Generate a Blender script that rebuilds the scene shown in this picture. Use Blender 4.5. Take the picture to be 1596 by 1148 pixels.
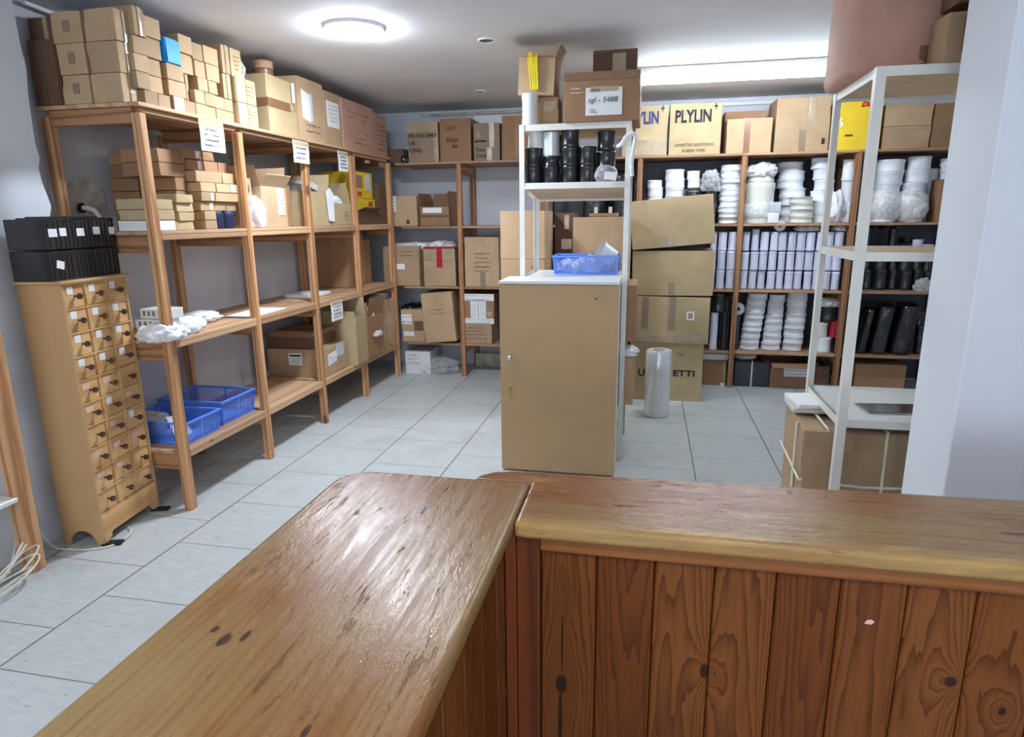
import bpy, bmesh, math, random
from mathutils import Vector, Matrix, noise
for o in list(bpy.data.objects): bpy.data.objects.remove(o)
SC = bpy.context.scene; COL = SC.collection
rnd = random.Random(11)
PI = math.pi
# ------------------------------------------------ camera
FPX, YAW, PITCH, ROLL, CH = 1001.6, -0.20664, 0.23117, 0.010805, 1.5
def cam_axes():
    f = Vector((math.sin(YAW)*math.cos(PITCH), math.cos(YAW)*math.cos(PITCH), -math.sin(PITCH)))
    r = Vector((math.cos(YAW), -math.sin(YAW), 0)); d = f.cross(r)
    return r*math.cos(ROLL)+d*math.sin(ROLL), -r*math.sin(ROLL)+d*math.cos(ROLL), f
CR, CD, CF = cam_axes()
cam = bpy.data.objects.new('camera', bpy.data.cameras.new('camera')); COL.objects.link(cam)
cam.data.sensor_width = 36; cam.data.lens = FPX*36/1596; cam.data.clip_start = .05
m = Matrix((CR, -CD, -CF)).transposed().to_4x4(); m.translation = (0, 0, CH); cam.matrix_world = m
SC.camera = cam
def ray(px, py): return CF + CR*((px-798)/FPX) + CD*((py-574)/FPX)
def ux(px, py, X): v = ray(px, py); return Vector((0,0,CH)) + v*(X/v.x)
def uy(px, py, Y): v = ray(px, py); return Vector((0,0,CH)) + v*(Y/v.y)
def uz(px, py, Z): v = ray(px, py); return Vector((0,0,CH)) + v*((Z-CH)/v.z)
# ------------------------------------------------ exposure, world
SC.view_settings.view_transform = 'Standard'; SC.view_settings.look = 'None'
SC.view_settings.gamma = 1; SC.view_settings.exposure = 1.15; SC.view_settings.use_curve_mapping = False
W = bpy.data.worlds.new('world'); SC.world = W; W.use_nodes = True
W.node_tree.nodes['Background'].inputs[0].default_value = (.75, .85, 1, 1)
W.node_tree.nodes['Background'].inputs[1].default_value = .3
CEIL = 2.51
LIGHTS = dict(disc=105, tube=28, front=38)
# bluish fill light added behind the viewer, set at the unseen front opening
la = bpy.data.lights.new('daylight_fill', 'AREA'); la.shape = 'RECTANGLE'; la.size = 4.0; la.size_y = 1.5; la.energy = 58; la.color = (.80, .90, 1.0)
lo = bpy.data.objects.new('daylight_fill', la); COL.objects.link(lo); lo.location = (.2, -5.93, 1.6); lo.rotation_euler = (math.pi/2, 0, 0)
# ------------------------------------------------ materials
def lin(c):
    return tuple([(v/255/12.92 if v/255 <= .04045 else ((v/255+.055)/1.055)**2.4) for v in c])+(1,)
class NT:
    def __init__(s, name):
        s.m = bpy.data.materials.new(name); s.m.use_nodes = True; s.t = s.m.node_tree
        s.b = s.t.nodes['Principled BSDF']; s.o = s.t.nodes['Material Output']
    def n(s, ty, **k):
        d = s.t.nodes.new(ty)
        for a, v in k.items():
            if a.startswith('i_'): d.inputs[a[2:].replace('_', ' ')].default_value = v
            else: setattr(d, a, v)
        return d
    def l(s, a, b): s.t.links.new(a, b)
    def math(s, op, a, b=None, c=None):
        d = s.n('ShaderNodeMath', operation=op)
        for i, v in enumerate((a, b, c)):
            if v is None: continue
            if hasattr(v, 'links'): s.l(v, d.inputs[i])
            else: d.inputs[i].default_value = v
        return d.outputs[0]
    def mix(s, fac, a, b, mode='MIX'):
        d = s.n('ShaderNodeMix', data_type='RGBA', blend_type=mode)
        for i, v in ((0, fac), (6, a), (7, b)):
            if hasattr(v, 'links'): s.l(v, d.inputs[i])
            else: d.inputs[i].default_value = v
        return d.outputs[2]
    def step(s, v, lo, hi, a=0., b=1.):
        d = s.n('ShaderNodeMapRange', interpolation_type='SMOOTHSTEP')
        s.l(v, d.inputs[0])
        for i, q in enumerate((lo, hi, a, b)): d.inputs[i+1].default_value = q
        return d.outputs[0]
    def coord(s, scale=(1,1,1), rand=0, src='Object'):
        c = s.n('ShaderNodeTexCoord').outputs[src]
        mp = s.n('ShaderNodeMapping'); mp.inputs['Scale'].default_value = scale
        if rand:
            r = s.n('ShaderNodeObjectInfo').outputs['Random']
            v = s.n('ShaderNodeVectorMath', operation='MULTIPLY_ADD')
            cb = s.n('ShaderNodeCombineXYZ'); s.l(r, cb.inputs[0]); s.l(r, cb.inputs[1]); s.l(r, cb.inputs[2])
            s.l(cb.outputs[0], v.inputs[0]); v.inputs[1].default_value = (rand, rand*.7, rand*1.3); s.l(c, v.inputs[2]); c = v.outputs[0]
        s.l(c, mp.inputs[0]); return mp.outputs[0]
    def noise(s, vec, scale, detail=3, rough=.5, dist=0):
        d = s.n('ShaderNodeTexNoise'); s.l(vec, d.inputs['Vector'])
        d.inputs['Scale'].default_value = scale; d.inputs['Detail'].default_value = detail
        d.inputs['Roughness'].default_value = rough; d.inputs['Distortion'].default_value = dist
        return d.outputs[0]
    def bump(s, h, strength=.3, dist=.002):
        d = s.n('ShaderNodeBump'); d.inputs['Strength'].default_value = strength; d.inputs['Distance'].default_value = dist
        s.l(h, d.inputs['Height']); s.l(d.outputs[0], s.b.inputs['Normal'])
    def base(s, v):
        if hasattr(v, 'links'): s.l(v, s.b.inputs['Base Color'])
        else: s.b.inputs['Base Color'].default_value = v
    def rough(s, v):
        if hasattr(v, 'links'): s.l(v, s.b.inputs['Roughness'])
        else: s.b.inputs['Roughness'].default_value = v
MT = {}
def plain(name, rgb, rough=.6, var=.12, sc=6, bump=.0, bsc=60, metal=0, coat=0, emis=0, objvar=0, alpha=1):
    t = NT(name); c = lin(rgb); v = t.coord(rand=9)
    n = t.noise(v, sc, 4, .6)
    col = t.mix(t.step(n, .25, .75), tuple(x*(1-var) for x in c[:3])+(1,), tuple(min(1, x*(1+var)) for x in c[:3])+(1,))
    if objvar:
        r = t.n('ShaderNodeObjectInfo').outputs['Random']
        hs = t.n('ShaderNodeHueSaturation'); t.l(col, hs.inputs['Color']); t.l(t.step(r, 0, 1, 1-objvar, 1+objvar), hs.inputs['Value']); col = hs.outputs[0]
    t.base(col); t.rough(rough); t.b.inputs['Metallic'].default_value = metal
    if coat: t.b.inputs['Coat Weight'].default_value = coat; t.b.inputs['Coat Roughness'].default_value = .15
    if bump: t.bump(t.noise(v, bsc, 4, .6, .4), bump, .004)
    if emis:
        t.b.inputs['Emission Color'].default_value = c; t.b.inputs['Emission Strength'].default_value = emis
    MT[name] = t.m; return t.m
def cardboard(name, rgb, ov=.1):
    t = NT(name); c = lin(rgb); v = t.coord(rand=7)
    n = t.noise(v, 5, 4, .6); n2 = t.noise(t.coord((3,3,60), rand=5), 3, 2)
    col = t.mix(t.step(n, .3, .7), tuple(x*.9 for x in c[:3])+(1,), tuple(x*1.06 for x in c[:3])+(1,))
    col = t.mix(t.step(n2, .45, .75, 0, .16), col, tuple(x*.72 for x in c[:3])+(1,))
    sc = t.noise(t.coord((9,9,3), rand=3), 6, 5, .7)
    col = t.mix(t.step(sc, .62, .75, 0, .18), col, tuple(min(1, x*1.5) for x in c[:3])+(1,))
    r = t.n('ShaderNodeObjectInfo').outputs['Random']
    hs = t.n('ShaderNodeHueSaturation'); t.l(col, hs.inputs['Color']); t.l(t.step(r, 0, 1, 1-ov, 1+ov), hs.inputs['Value'])
    t.base(hs.outputs[0]); t.rough(.75)
    w = t.n('ShaderNodeTexWave', bands_direction='X'); t.l(t.coord(), w.inputs['Vector']); w.inputs['Scale'].default_value = 38
    a = t.math('ADD', t.math('MULTIPLY', w.outputs[1], .12), n)
    t.bump(a, .25, .004); MT[name] = t.m; return t.m
def wood(name, light, dark, axis=2, ring=26, rough=.55, knots=.11, coat=0, var=.14, bump=.25):
    t = NT(name); L = lin(light); D = lin(dark)
    s = [1,1,1]; s[axis] = .06
    v = t.coord(tuple(s), rand=13)
    n = t.noise(v, 7, 4, .55)
    sx = t.n('ShaderNodeSeparateXYZ'); t.l(v, sx.inputs[0])
    o = [sx.outputs[i] for i in range(3) if i != axis]
    ph = t.math('ADD', t.math('MULTIPLY', t.math('ADD', o[0], t.math('MULTIPLY', o[1], .6)), ring*6.28), t.math('MULTIPLY', n, ring*.9))
    w = t.math('MULTIPLY_ADD', t.math('SINE', ph), .5, .5)
    fine = t.noise(t.coord(tuple([90 if i != axis else 3 for i in range(3)]), rand=4), 1.6, 3, .6)
    f = t.math('ADD', t.math('MULTIPLY', t.math('POWER', w, 2.2), .6), t.math('MULTIPLY', fine, .45))
    col = t.mix(t.step(f, .15, .95), L, D)
    if knots:
        s2 = [5,5,5]; s2[axis] = 2.2
        vo = t.n('ShaderNodeTexVoronoi'); t.l(t.coord(tuple(s2), rand=8), vo.inputs['Vector']); vo.inputs['Scale'].default_value = 1
        col = t.mix(t.step(vo.outputs['Distance'], knots*.55, knots, .8, 0), col, tuple(x*.25 for x in D[:3])+(1,))
    r = t.n('ShaderNodeObjectInfo').outputs['Random']
    hs = t.n('ShaderNodeHueSaturation'); t.l(col, hs.inputs['Color']); t.l(t.step(r, 0, 1, 1-var, 1+var), hs.inputs['Value'])
    t.base(hs.outputs[0]); t.rough(rough); t.bump(f, bump, .001)
    if coat: t.b.inputs['Coat Weight'].default_value = coat; t.b.inputs['Coat Roughness'].default_value = .12
    MT[name] = t.m; return t.m
def clear(name, tint=(235,240,245), fac=.35, rough=.12, bs=38, strength=.9):
    t = NT(name); t.base(lin(tint)); t.rough(rough); t.b.inputs['Specular IOR Level'].default_value = .9
    v = t.coord(rand=5); n = t.noise(v, bs, 5, .65, 1.2); t.bump(n, strength, .02)
    tr = t.n('ShaderNodeBsdfTransparent'); mx = t.n('ShaderNodeMixShader')
    lw = t.n('ShaderNodeLayerWeight'); lw.inputs[0].default_value = .35
    f = t.math('MINIMUM', t.math('ADD', t.math('MULTIPLY', lw.outputs['Facing'], .55), t.step(n, .35, .7, fac*.6, fac*1.3)), 1)
    t.l(f, mx.inputs[0]); t.l(tr.outputs[0], mx.inputs[1]); t.l(t.b.outputs[0], mx.inputs[2]); t.l(mx.outputs[0], t.o.inputs[0])
    MT[name] = t.m; return t.m

cardboard('card_tan', (186,156,122)); cardboard('card_brown', (160,122,90)); cardboard('card_dark', (112,82,62))
cardboard('card_pale', (188,166,126)); cardboard('card_pink', (188,146,128)); cardboard('card_small', (180,150,114), .14)
cardboard('card_olive', (186,164,126)); cardboard('card_grey', (150,128,108))
wood('pine_post', (204,156,110), (158,106,68), 2); wood('pine_aged', (172,124,86), (132,88,56), 2); wood('pine_x', (178,132,92), (134,88,56), 0); wood('pine_y', (214,172,126), (160,110,72), 1)
wood('pine_shelf', (200,162,126), (176,136,102), 1, ring=9, knots=.05); wood('pine_shelf_x', (176,138,106), (150,112,84), 0, ring=9, knots=.05)
wood('beech', (196,158,110), (180,140,94), 2, ring=5, knots=0, rough=.5, var=.05); wood('beech_front', (222,178,122), (196,146,92), 0, ring=10, knots=0, rough=.45, var=.07)
plain('white_metal', (232,231,224), .45, .05); plain('white_board', (222,224,222), .35, .04, coat=.2)
plain('white_plastic', (240,243,250), .4, .05, bump=.25, bsc=30, coat=.3, objvar=.08)
plain('lavender_white', (222,225,246), .35, .05, bump=.35, bsc=45, coat=.5, objvar=.08)
plain('cream_white', (216,216,206), .5, .06, bump=.3, bsc=30, objvar=.06)
plain('black_plastic', (24,25,30), .28, .2, coat=.5); plain('black_film', (20,20,26), .22, .3, bump=.8, bsc=24, coat=.6)
plain('charcoal', (56,60,72), .4, .2, bump=.6, bsc=16); plain('navy', (22,30,66), .55, .3, bump=.5, bsc=70)
plain('paper', (238,240,240), .7, .03, bump=.15, bsc=12); plain('paper_grey', (200,205,215), .7, .1)
plain('ink', (38,38,46), .8); plain('ink_blue', (36,52,120), .7); plain('ink_brown', (92,62,44), .8); plain('ink_grey', (128,124,122), .8); plain('ink_red', (190,30,36), .7)
plain('tape_brown', (136,98,70), .3, .1, coat=.6); plain('tape_grey', (142,124,104), .3, .1, coat=.6); plain('tape_red', (176,24,40), .3, .1, coat=.4)
plain('tape_clear', (176,156,128), .15, .2, bump=.7, bsc=50, coat=1)
plain('yellow_card', (236,200,44), .5, .06, objvar=.03); plain('blue_card', (0,150,235), .5, .05); plain('blue_plastic', (92,140,238), .35, .1, coat=.3)
plain('blue_deep', (40,66,170), .4, .12, coat=.3); plain('red_plastic', (170,30,50), .4); plain('brown_knob', (66,34,22), .25, .3, coat=.7)
plain('chrome', (200,200,200), .22, .02, metal=1); plain('brass', (190,160,100), .3, .05, metal=1); plain('pink_tag', (232,190,172), .6)
plain('cable', (222,216,200), .5); plain('rubber', (22,22,24), .7); plain('green_dark', (14,60,34), .35, .3, bump=.5, coat=.4)
plain('yellow_ribbon', (240,214,24), .4, .1, bump=.5, bsc=90); plain('kraft_roll', (186,146,116), .7)
plain('silver_film', (222,228,232), .2, .05, metal=.22, coat=.8, bump=.12, bsc=14)
plain('strap', (232,230,212), .4); plain('concrete', (196,192,180), .9, .3, 14, bump=1, bsc=22)
plain('wall_paint', (222,227,234), .7, .035, 1.6, bump=.08, bsc=9); plain('pillar_paint', (236,242,250), .6, .025, 1.2, bump=.05, bsc=6)
plain('back_wall_paint', (206,208,216), .7, .05, 1.6, bump=.08, bsc=9)
plain('mdf', (186,154,112), .6, .05, 3, bump=.05, bsc=200); plain('phone_glass', (18,20,24), .12, coat=1)
cardboard('slab_ply', (216,190,154))
clear('clear_film', (245,248,252), .35, .1, 12, .5); clear('thin_film', (245,248,252), .22, .12, 10, .5); clear('milky_film', (250,251,254), .8, .22, 9, .45)
# ceiling with faint stains and peeling
t = NT('ceiling_paint'); v = t.coord(); n = t.noise(v, .9, 5, .6); n2 = t.noise(v, 5, 6, .7)
c = t.mix(t.step(n, .35, .7), lin((222,221,224)), lin((234,233,235))); c = t.mix(t.step(n2, .62, .7, 0, .25), c, lin((240,242,240)))
t.base(c); t.rough(.8); t.bump(n2, .1, .006); MT['ceiling_paint'] = t.m
# floor tiles .495 x .452, running bond
t = NT('floor_tile'); v = t.n('ShaderNodeTexCoord').outputs['Object']; sx = t.n('ShaderNodeSeparateXYZ'); t.l(v, sx.inputs[0])
X, Y = sx.outputs[0], sx.outputs[1]
u = t.math('DIVIDE', t.math('ADD', X, 2.15+.495*10), .495); ci = t.math('FLOOR', u)
odd = t.math('MODULO', ci, 2.0)
w = t.math('DIVIDE', t.math('ADD', t.math('ADD', Y, 9.04-3.33), t.math('MULTIPLY', odd, .226)), .452)
ri = t.math('FLOOR', w)
fx = t.math('MULTIPLY', t.math('SUBTRACT', .5, t.math('ABSOLUTE', t.math('SUBTRACT', t.math('FRACT', u), .5))), .495)
fy = t.math('MULTIPLY', t.math('SUBTRACT', .5, t.math('ABSOLUTE', t.math('SUBTRACT', t.math('FRACT', w), .5))), .452)
gr = t.math('MAXIMUM', t.step(fx, .0022, .0045, 1, 0), t.step(fy, .0015, .0032, .85, 0))
cb = t.n('ShaderNodeCombineXYZ'); t.l(ci, cb.inputs[0]); t.l(ri, cb.inputs[1])
wn = t.n('ShaderNodeTexWhiteNoise'); t.l(cb.outputs[0], wn.inputs['Vector'])
st = t.noise(t.coord((5,26,1)), 2.4, 5, .65, .6); cl = t.noise(t.coord(), 1.6, 4, .6); sp = t.noise(t.coord((9,40,1)), 2.2, 2, .5)
c = t.mix(t.step(st, .3, .7), lin((190,196,196)), lin((206,211,210)))
c = t.mix(t.step(wn.outputs['Value'], 0, 1, 0, .12), c, lin((175,182,182)))
c = t.mix(t.step(sp, .66, .72, 0, .6), c, lin((122,126,126)))
dirt = t.math('MULTIPLY', t.step(cl, .48, .70, 0, .65), t.step(st, .42, .6))
c = t.mix(dirt, c, lin((150,146,136)))
c = t.mix(gr, c, lin((92,94,94)))
t.base(c); t.rough(t.step(cl, .3, .7, .38, .55)); t.bump(t.math('SUBTRACT', 1.0, gr), .4, .002); MT['floor_tile'] = t.m
# worn varnished pine counter tops (axis = grain direction)
def counter_mat(name, axis):
    t = NT(name); s = [1,1,1]; s[axis] = .09
    v = t.coord(tuple(s)); n = t.noise(v, 6.5, 5, .6, .6); big = t.noise(t.coord(tuple([1 if i != axis else .35 for i in range(3)])), 3.2, 4, .55)
    sx = t.n('ShaderNodeSeparateXYZ'); t.l(v, sx.inputs[0]); o = [sx.outputs[i] for i in (0,1,2) if i != axis][0]
    ph = t.math('ADD', t.math('MULTIPLY', o, 330), t.math('MULTIPLY', n, 42)); w = t.math('POWER', t.math('MULTIPLY_ADD', t.math('SINE', ph), .5, .5), 3)
    fine = t.noise(t.coord(tuple([120 if i != axis else 4 for i in range(3)])), 1, 4, .6)
    c = t.mix(t.step(big, .35, .65), lin((158,130,84)), lin((146,94,48)))
    c = t.mix(t.math('MULTIPLY', w, t.step(big, .3, .7, .12, .55)), c, lin((122,64,26)))
    c = t.mix(t.step(fine, .5, .8, 0, .35), c, lin((104,66,32)))
    wear = t.noise(t.coord(tuple([7 if i != axis else 1.6 for i in range(3)])), 2.5, 6, .7, .8)
    c = t.mix(t.step(wear, .66, .72, 0, .6), c, lin((74,54,36)))
    wear2 = t.noise(t.coord(tuple([5 if i != axis else 1.3 for i in range(3)]), ), 3.7, 6, .7)
    c = t.mix(t.step(wear2, .6, .7, 0, .4), c, lin((206,172,108)))
    for (kx, ky, a, b) in (KN[axis]):
        wv = t.n('ShaderNodeSeparateXYZ'); t.l(t.n('ShaderNodeTexCoord').outputs['Object'], wv.inputs[0])
        d = t.math('ADD', t.math('POWER', t.math('DIVIDE', t.math('SUBTRACT', wv.outputs[0], kx), a), 2.0), t.math('POWER', t.math('DIVIDE', t.math('SUBTRACT', wv.outputs[1], ky), b), 2.0))
        d = t.math('ADD', d, t.math('MULTIPLY', fine, .9))
        c = t.mix(t.step(d, .7, 1.25, .9, 0), c, lin((52,34,24)))
    t.base(c); t.rough(t.step(t.math('ADD', fine, wear), .75, 1.25, .17, .36)); t.b.inputs['Specular IOR Level'].default_value = .36
    if axis == 0:
        pv = t.n('ShaderNodeSeparateXYZ'); t.l(t.n('ShaderNodeTexCoord').outputs['Object'], pv.inputs[0])
        c = t.mix(t.math('MULTIPLY', t.step(pv.outputs[1], 1.185, 1.215, 1, 0), t.step(wear, .3, .6, .85, .3)), c, lin((196,158,96)))
        t.base(c)
    mic = t.noise(t.coord(tuple([60 if i != axis else 16 for i in range(3)])), 1, 5, .8)
    crk = t.step(t.noise(t.coord(tuple([24 if i != axis else 4.5 for i in range(3)])), 1.6, 5, .75), .605, .67)
    crk = t.math('MULTIPLY', crk, t.step(big, .38, .58))
    c = t.mix(t.math('MULTIPLY', crk, .7), c, lin((84,62,44))); t.base(c)
    t.bump(t.math('ADD', t.math('ADD', t.math('MULTIPLY', wear, .35), t.math('MULTIPLY', mic, .8)), t.math('MULTIPLY', crk, -.8)), .62, .0028)
    MT[name] = t.m
KN = {1: [(-.60,1.13,.008,.010), (-.425,.86,.004,.012), (-.585,.72,.012,.02), (-.56,.735,.006,.02), (-.615,.74,.008,.012), (-.425,1.30,.004,.035), (-.44,1.18,.006,.03), (-.38,.585,.006,.016), (-.35,.56,.006,.012)], 0: [(.33,1.42,.01,.004), (.40,1.415,.008,.004), (.72,1.30,.05,.006)]}
counter_mat('counter_left', 1); counter_mat('counter_right', 0)
# tongue and groove panelling: horizontal coordinate index picks a board
def panel_mat(name, hi, x0, step, knots):
    t = NT(name); wv = t.n('ShaderNodeSeparateXYZ'); t.l(t.n('ShaderNodeTexCoord').outputs['Object'], wv.inputs[0])
    U, Z = wv.outputs[hi], wv.outputs[2]
    idx = t.math('FLOOR', t.math('DIVIDE', t.math('SUBTRACT', U, x0), step))
    loc = t.math('SUBTRACT', t.math('SUBTRACT', U, x0), t.math('MULTIPLY', t.math('ADD', idx, .5), step))
    wn = t.n('ShaderNodeTexWhiteNoise', noise_dimensions='1D'); t.l(idx, wn.inputs['W'])
    r = wn.outputs['Value']
    # rings of a trunk cut at a shallow angle
    cb = t.n('ShaderNodeCombineXYZ'); t.l(t.math('MULTIPLY', loc, 9), cb.inputs[0]); t.l(t.math('MULTIPLY', Z, .9), cb.inputs[1]); t.l(t.math('MULTIPLY', idx, 5.3), cb.inputs[2])
    n = t.noise(cb.outputs[0], 2.2, 3, .5)
    lx = t.math('DIVIDE', t.math('ADD', loc, t.math('MULTIPLY', t.math('SUBTRACT', r, .5), .05)), .05)
    par = t.math('ADD', t.math('MULTIPLY', t.math('MULTIPLY', lx, lx), 3.2), t.math('MULTIPLY', t.math('MULTIPLY', Z, 5.0), t.math('SIGN', t.math('SUBTRACT', r, .35))))
    ph = t.math('ADD', par, t.math('MULTIPLY', n, 7.5))
    dark = None
    for (ku, kz, a, b) in knots:
        d = t.math('SQRT', t.math('ADD', t.math('POWER', t.math('DIVIDE', t.math('SUBTRACT', U, ku), a), 2.0), t.math('POWER', t.math('DIVIDE', t.math('SUBTRACT', Z, kz), b), 2.0)))
        ph = t.math('ADD', ph, t.math('MULTIPLY', t.math('EXPONENT', t.math('MULTIPLY', d, -.42)), -9))
        dark = t.step(d, .75, 1.15, 1, 0) if dark is None else t.math('MAXIMUM', dark, t.step(d, .75, 1.15, 1, 0))
    w = t.math('FRACT', t.math('MULTIPLY', ph, .62))
    w = t.math('POWER', w, 2.5)
    fc = t.n('ShaderNodeCombineXYZ'); t.l(t.math('MULTIPLY', U, 260), fc.inputs[0]); t.l(t.math('MULTIPLY', Z, 9), fc.inputs[1])
    fine = t.noise(fc.outputs[0], 1, 3, .6)
    c = t.mix(t.step(r, 0, 1), lin((118,62,24)), lin((134,78,34)))  # tones darkened to stand in for the viewer's body shading the boards
    c = t.mix(t.math('MULTIPLY', w, .75), c, lin((66,26,8)))
    c = t.mix(t.step(fine, .4, .8, 0, .35), c, lin((86,42,16)))
    if dark: c = t.mix(t.math('MULTIPLY', dark, .93), c, lin((44,24,16)))
    t.base(c); t.rough(.42); t.b.inputs['Specular IOR Level'].default_value = .22
    t.bump(t.math('ADD', t.math('MULTIPLY', fine, .5), w), .18, .001); MT[name] = t.m
panel_mat('panel_front', 0, -.196, .117, [(-.151,.50,.013,.024), (-.150,.60,.0022,.075), (-.153,.40,.005,.09), (.147,.578,.009,.018), (.601,.622,.011,.012), (.696,.571,.007,.010), (.168,.575,.002,.003), (.173,.56,.002,.002)])
panel_mat('panel_side', 1, -.4, .117, [(.9,.5,.012,.02)])
panel_mat('panel_rail', 2, -.5, 2.0, [])
wood('rail_wood', (160,96,42), (118,60,20), 0, ring=20, knots=0, coat=0, rough=.4, var=.05)
wood('corner_wood', (122,58,22), (88,38,12), 2, ring=14, knots=0, coat=0, rough=.4, var=.05)

# ------------------------------------------------ mesh helpers
class MB:
    def __init__(s): s.b = bmesh.new()
    def box(s, x0, y0, z0, x1, y1, z1, bev=0, seg=1, jit=0, M=None):
        vs = []
        for (x, y, z) in ((x0,y0,z0),(x1,y0,z0),(x1,y1,z0),(x0,y1,z0),(x0,y0,z1),(x1,y0,z1),(x1,y1,z1),(x0,y1,z1)):
            p = Vector((x, y, z))
            if jit: p += Vector((rnd.uniform(-jit,jit), rnd.uniform(-jit,jit), 0 if z == z0 else rnd.uniform(-jit,0)))
            if M: p = M @ p
            vs.append(s.b.verts.new(p))
        fs = [s.b.faces.new([vs[i] for i in q]) for q in ((3,2,1,0),(4,5,6,7),(0,1,5,4),(1,2,6,5),(2,3,7,6),(3,0,4,7))]
        if bev:
            es = list({e for f in fs for e in f.edges})
            bmesh.ops.bevel(s.b, geom=es, offset=bev, segments=seg, affect='EDGES', profile=.5)
        return s
    def quadprism(s, pts, off):
        off = Vector(off); a = [s.b.verts.new(Vector(p)) for p in pts]; c = [s.b.verts.new(Vector(p)+off) for p in pts]; n = len(pts)
        s.b.faces.new(a); s.b.faces.new(c[::-1])
        for i in range(n): s.b.faces.new((a[i], c[i], c[(i+1) % n], a[(i+1) % n]))
        return s
    def lathe(s, prof, c=(0,0,0), seg=28, M=None):
        rings = []
        for r, z in prof:
            ring = []
            for i in range(seg):
                a = 2*PI*i/seg; p = Vector((c[0]+r*math.cos(a), c[1]+r*math.sin(a), c[2]+z))
                ring.append(s.b.verts.new(M @ p if M else p))
            rings.append(ring)
        for k in range(len(rings)-1):
            for i in range(seg): s.b.faces.new((rings[k][i], rings[k][(i+1) % seg], rings[k+1][(i+1) % seg], rings[k+1][i]))
        for q, rev in ((rings[0], True), (rings[-1], False)):
            if prof[0] != prof[-1]: s.b.faces.new(q[::-1] if rev else q)
        return s
    def cyl(s, c, r, h, seg=20, M=None, bev=0):
        pr = [(r, 0), (r, h)] if not bev else [(r-bev, 0), (r, bev), (r, h-bev), (r-bev, h)]
        return s.lathe(pr, c, seg, M)
    def tube(s, pts, r, seg=8):
        pts = [Vector(p) for p in pts]; prev = None; n0 = None
        for i, p in enumerate(pts):
            d = (pts[min(i+1, len(pts)-1)]-pts[max(i-1, 0)]).normalized()
            if n0 is None: n0 = d.orthogonal().normalized()
            else: n0 = (n0 - d*n0.dot(d)).normalized()
            b = d.cross(n0); ring = [s.b.verts.new(p+(n0*math.cos(2*PI*k/seg)+b*math.sin(2*PI*k/seg))*r) for k in range(seg)]
            if prev:
                for k in range(seg): s.b.faces.new((prev[k], prev[(k+1) % seg], ring[(k+1) % seg], ring[k]))
            else: s.b.faces.new(ring[::-1])
            prev = ring
        s.b.faces.new(prev); return s
    def build(s, name, mat, parent=None, smooth=False, loc=None, rot=None):
        bmesh.ops.recalc_face_normals(s.b, faces=s.b.faces)
        me = bpy.data.meshes.new(name); s.b.to_mesh(me); s.b.free()
        if smooth:
            me.shade_smooth()
            me.set_sharp_from_angle(angle=.7)
        me.materials.append(MT[mat] if isinstance(mat, str) else mat)
        o = bpy.data.objects.new(name, me); COL.objects.link(o)
        if parent: o.parent = parent
        if loc is not None: o.location = loc
        if rot is not None: o.rotation_euler = rot
        return o
LABELS = {}
def tag(o, label, cat, group=None, kind=None):
    o['label'] = label; o['category'] = cat
    if group: o['group'] = group
    if kind: o['kind'] = kind
    LABELS.setdefault(label, []).append(o.name); return o
def thing(name, label, cat, loc=(0,0,0), rz=0, group=None, rx=0, ry=0):
    o = bpy.data.objects.new(name, None); COL.objects.link(o); o.empty_display_size = .05
    o.location = loc; o.rotation_euler = (rx, ry, rz); return tag(o, label, cat, group)
def struct(o): o['kind'] = 'structure'; return o
def dup(root, loc, rz=0, label=None, group=None, scale=None, rot=None):
    r = root.copy(); COL.objects.link(r); r.location = loc; r.rotation_euler = rot if rot else (0, 0, rz)
    if scale: r.scale = scale
    if label: r['label'] = label; LABELS.setdefault(label, []).append(r.name)
    if group: r['group'] = group
    for ch in list(root.children):
        c = ch.copy(); COL.objects.link(c); c.parent = r
        for g in list(ch.children):
            d = g.copy(); COL.objects.link(d); d.parent = c
    return r
def text(s, mat, parent, loc, face='y', size=.05, name='printed_text', width=None, bold=0, shear=0, align='LEFT', rotz=0, label=None):
    cu = bpy.data.curves.new('t', 'FONT'); cu.body = s; cu.size = size; cu.offset = bold; cu.shear = shear; cu.extrude = .0002; cu.align_x = align; cu.resolution_u = 2
    o = bpy.data.objects.new('t', cu); COL.objects.link(o); bpy.context.view_layer.update()
    me = bpy.data.meshes.new_from_object(o.evaluated_get(bpy.context.evaluated_depsgraph_get()))
    bpy.data.objects.remove(o); bpy.data.curves.remove(cu)
    if width and me.vertices:
        xs = [v.co.x for v in me.vertices]; k = width/max(1e-4, (max(xs)-min(xs)))
        for v in me.vertices: v.co.x *= k
    me.materials.clear(); me.materials.append(MT[mat])
    ob = bpy.data.objects.new(name, me); COL.objects.link(ob); ob.parent = parent; ob.location = Vector(loc)+({'y': Vector((0,-.0022,0)), 'x': Vector((.0022,0,0)), 'z': Vector()}[face] if name != 'x' else Vector())
    ob.rotation_euler = {'y': (PI/2, rotz, 0), 'x': (PI/2, 0, PI/2), 'z': (0, 0, rotz)}[face]
    if label: ob['label'] = label
    return ob
def fpos(dim, face, u, v, e=.0008):
    w, d, h = dim
    return Vector((-w/2+u*w, -d/2-e, v*h)) if face == 'y' else Vector((w/2+e, -d/2+u*d, v*h))
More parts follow.
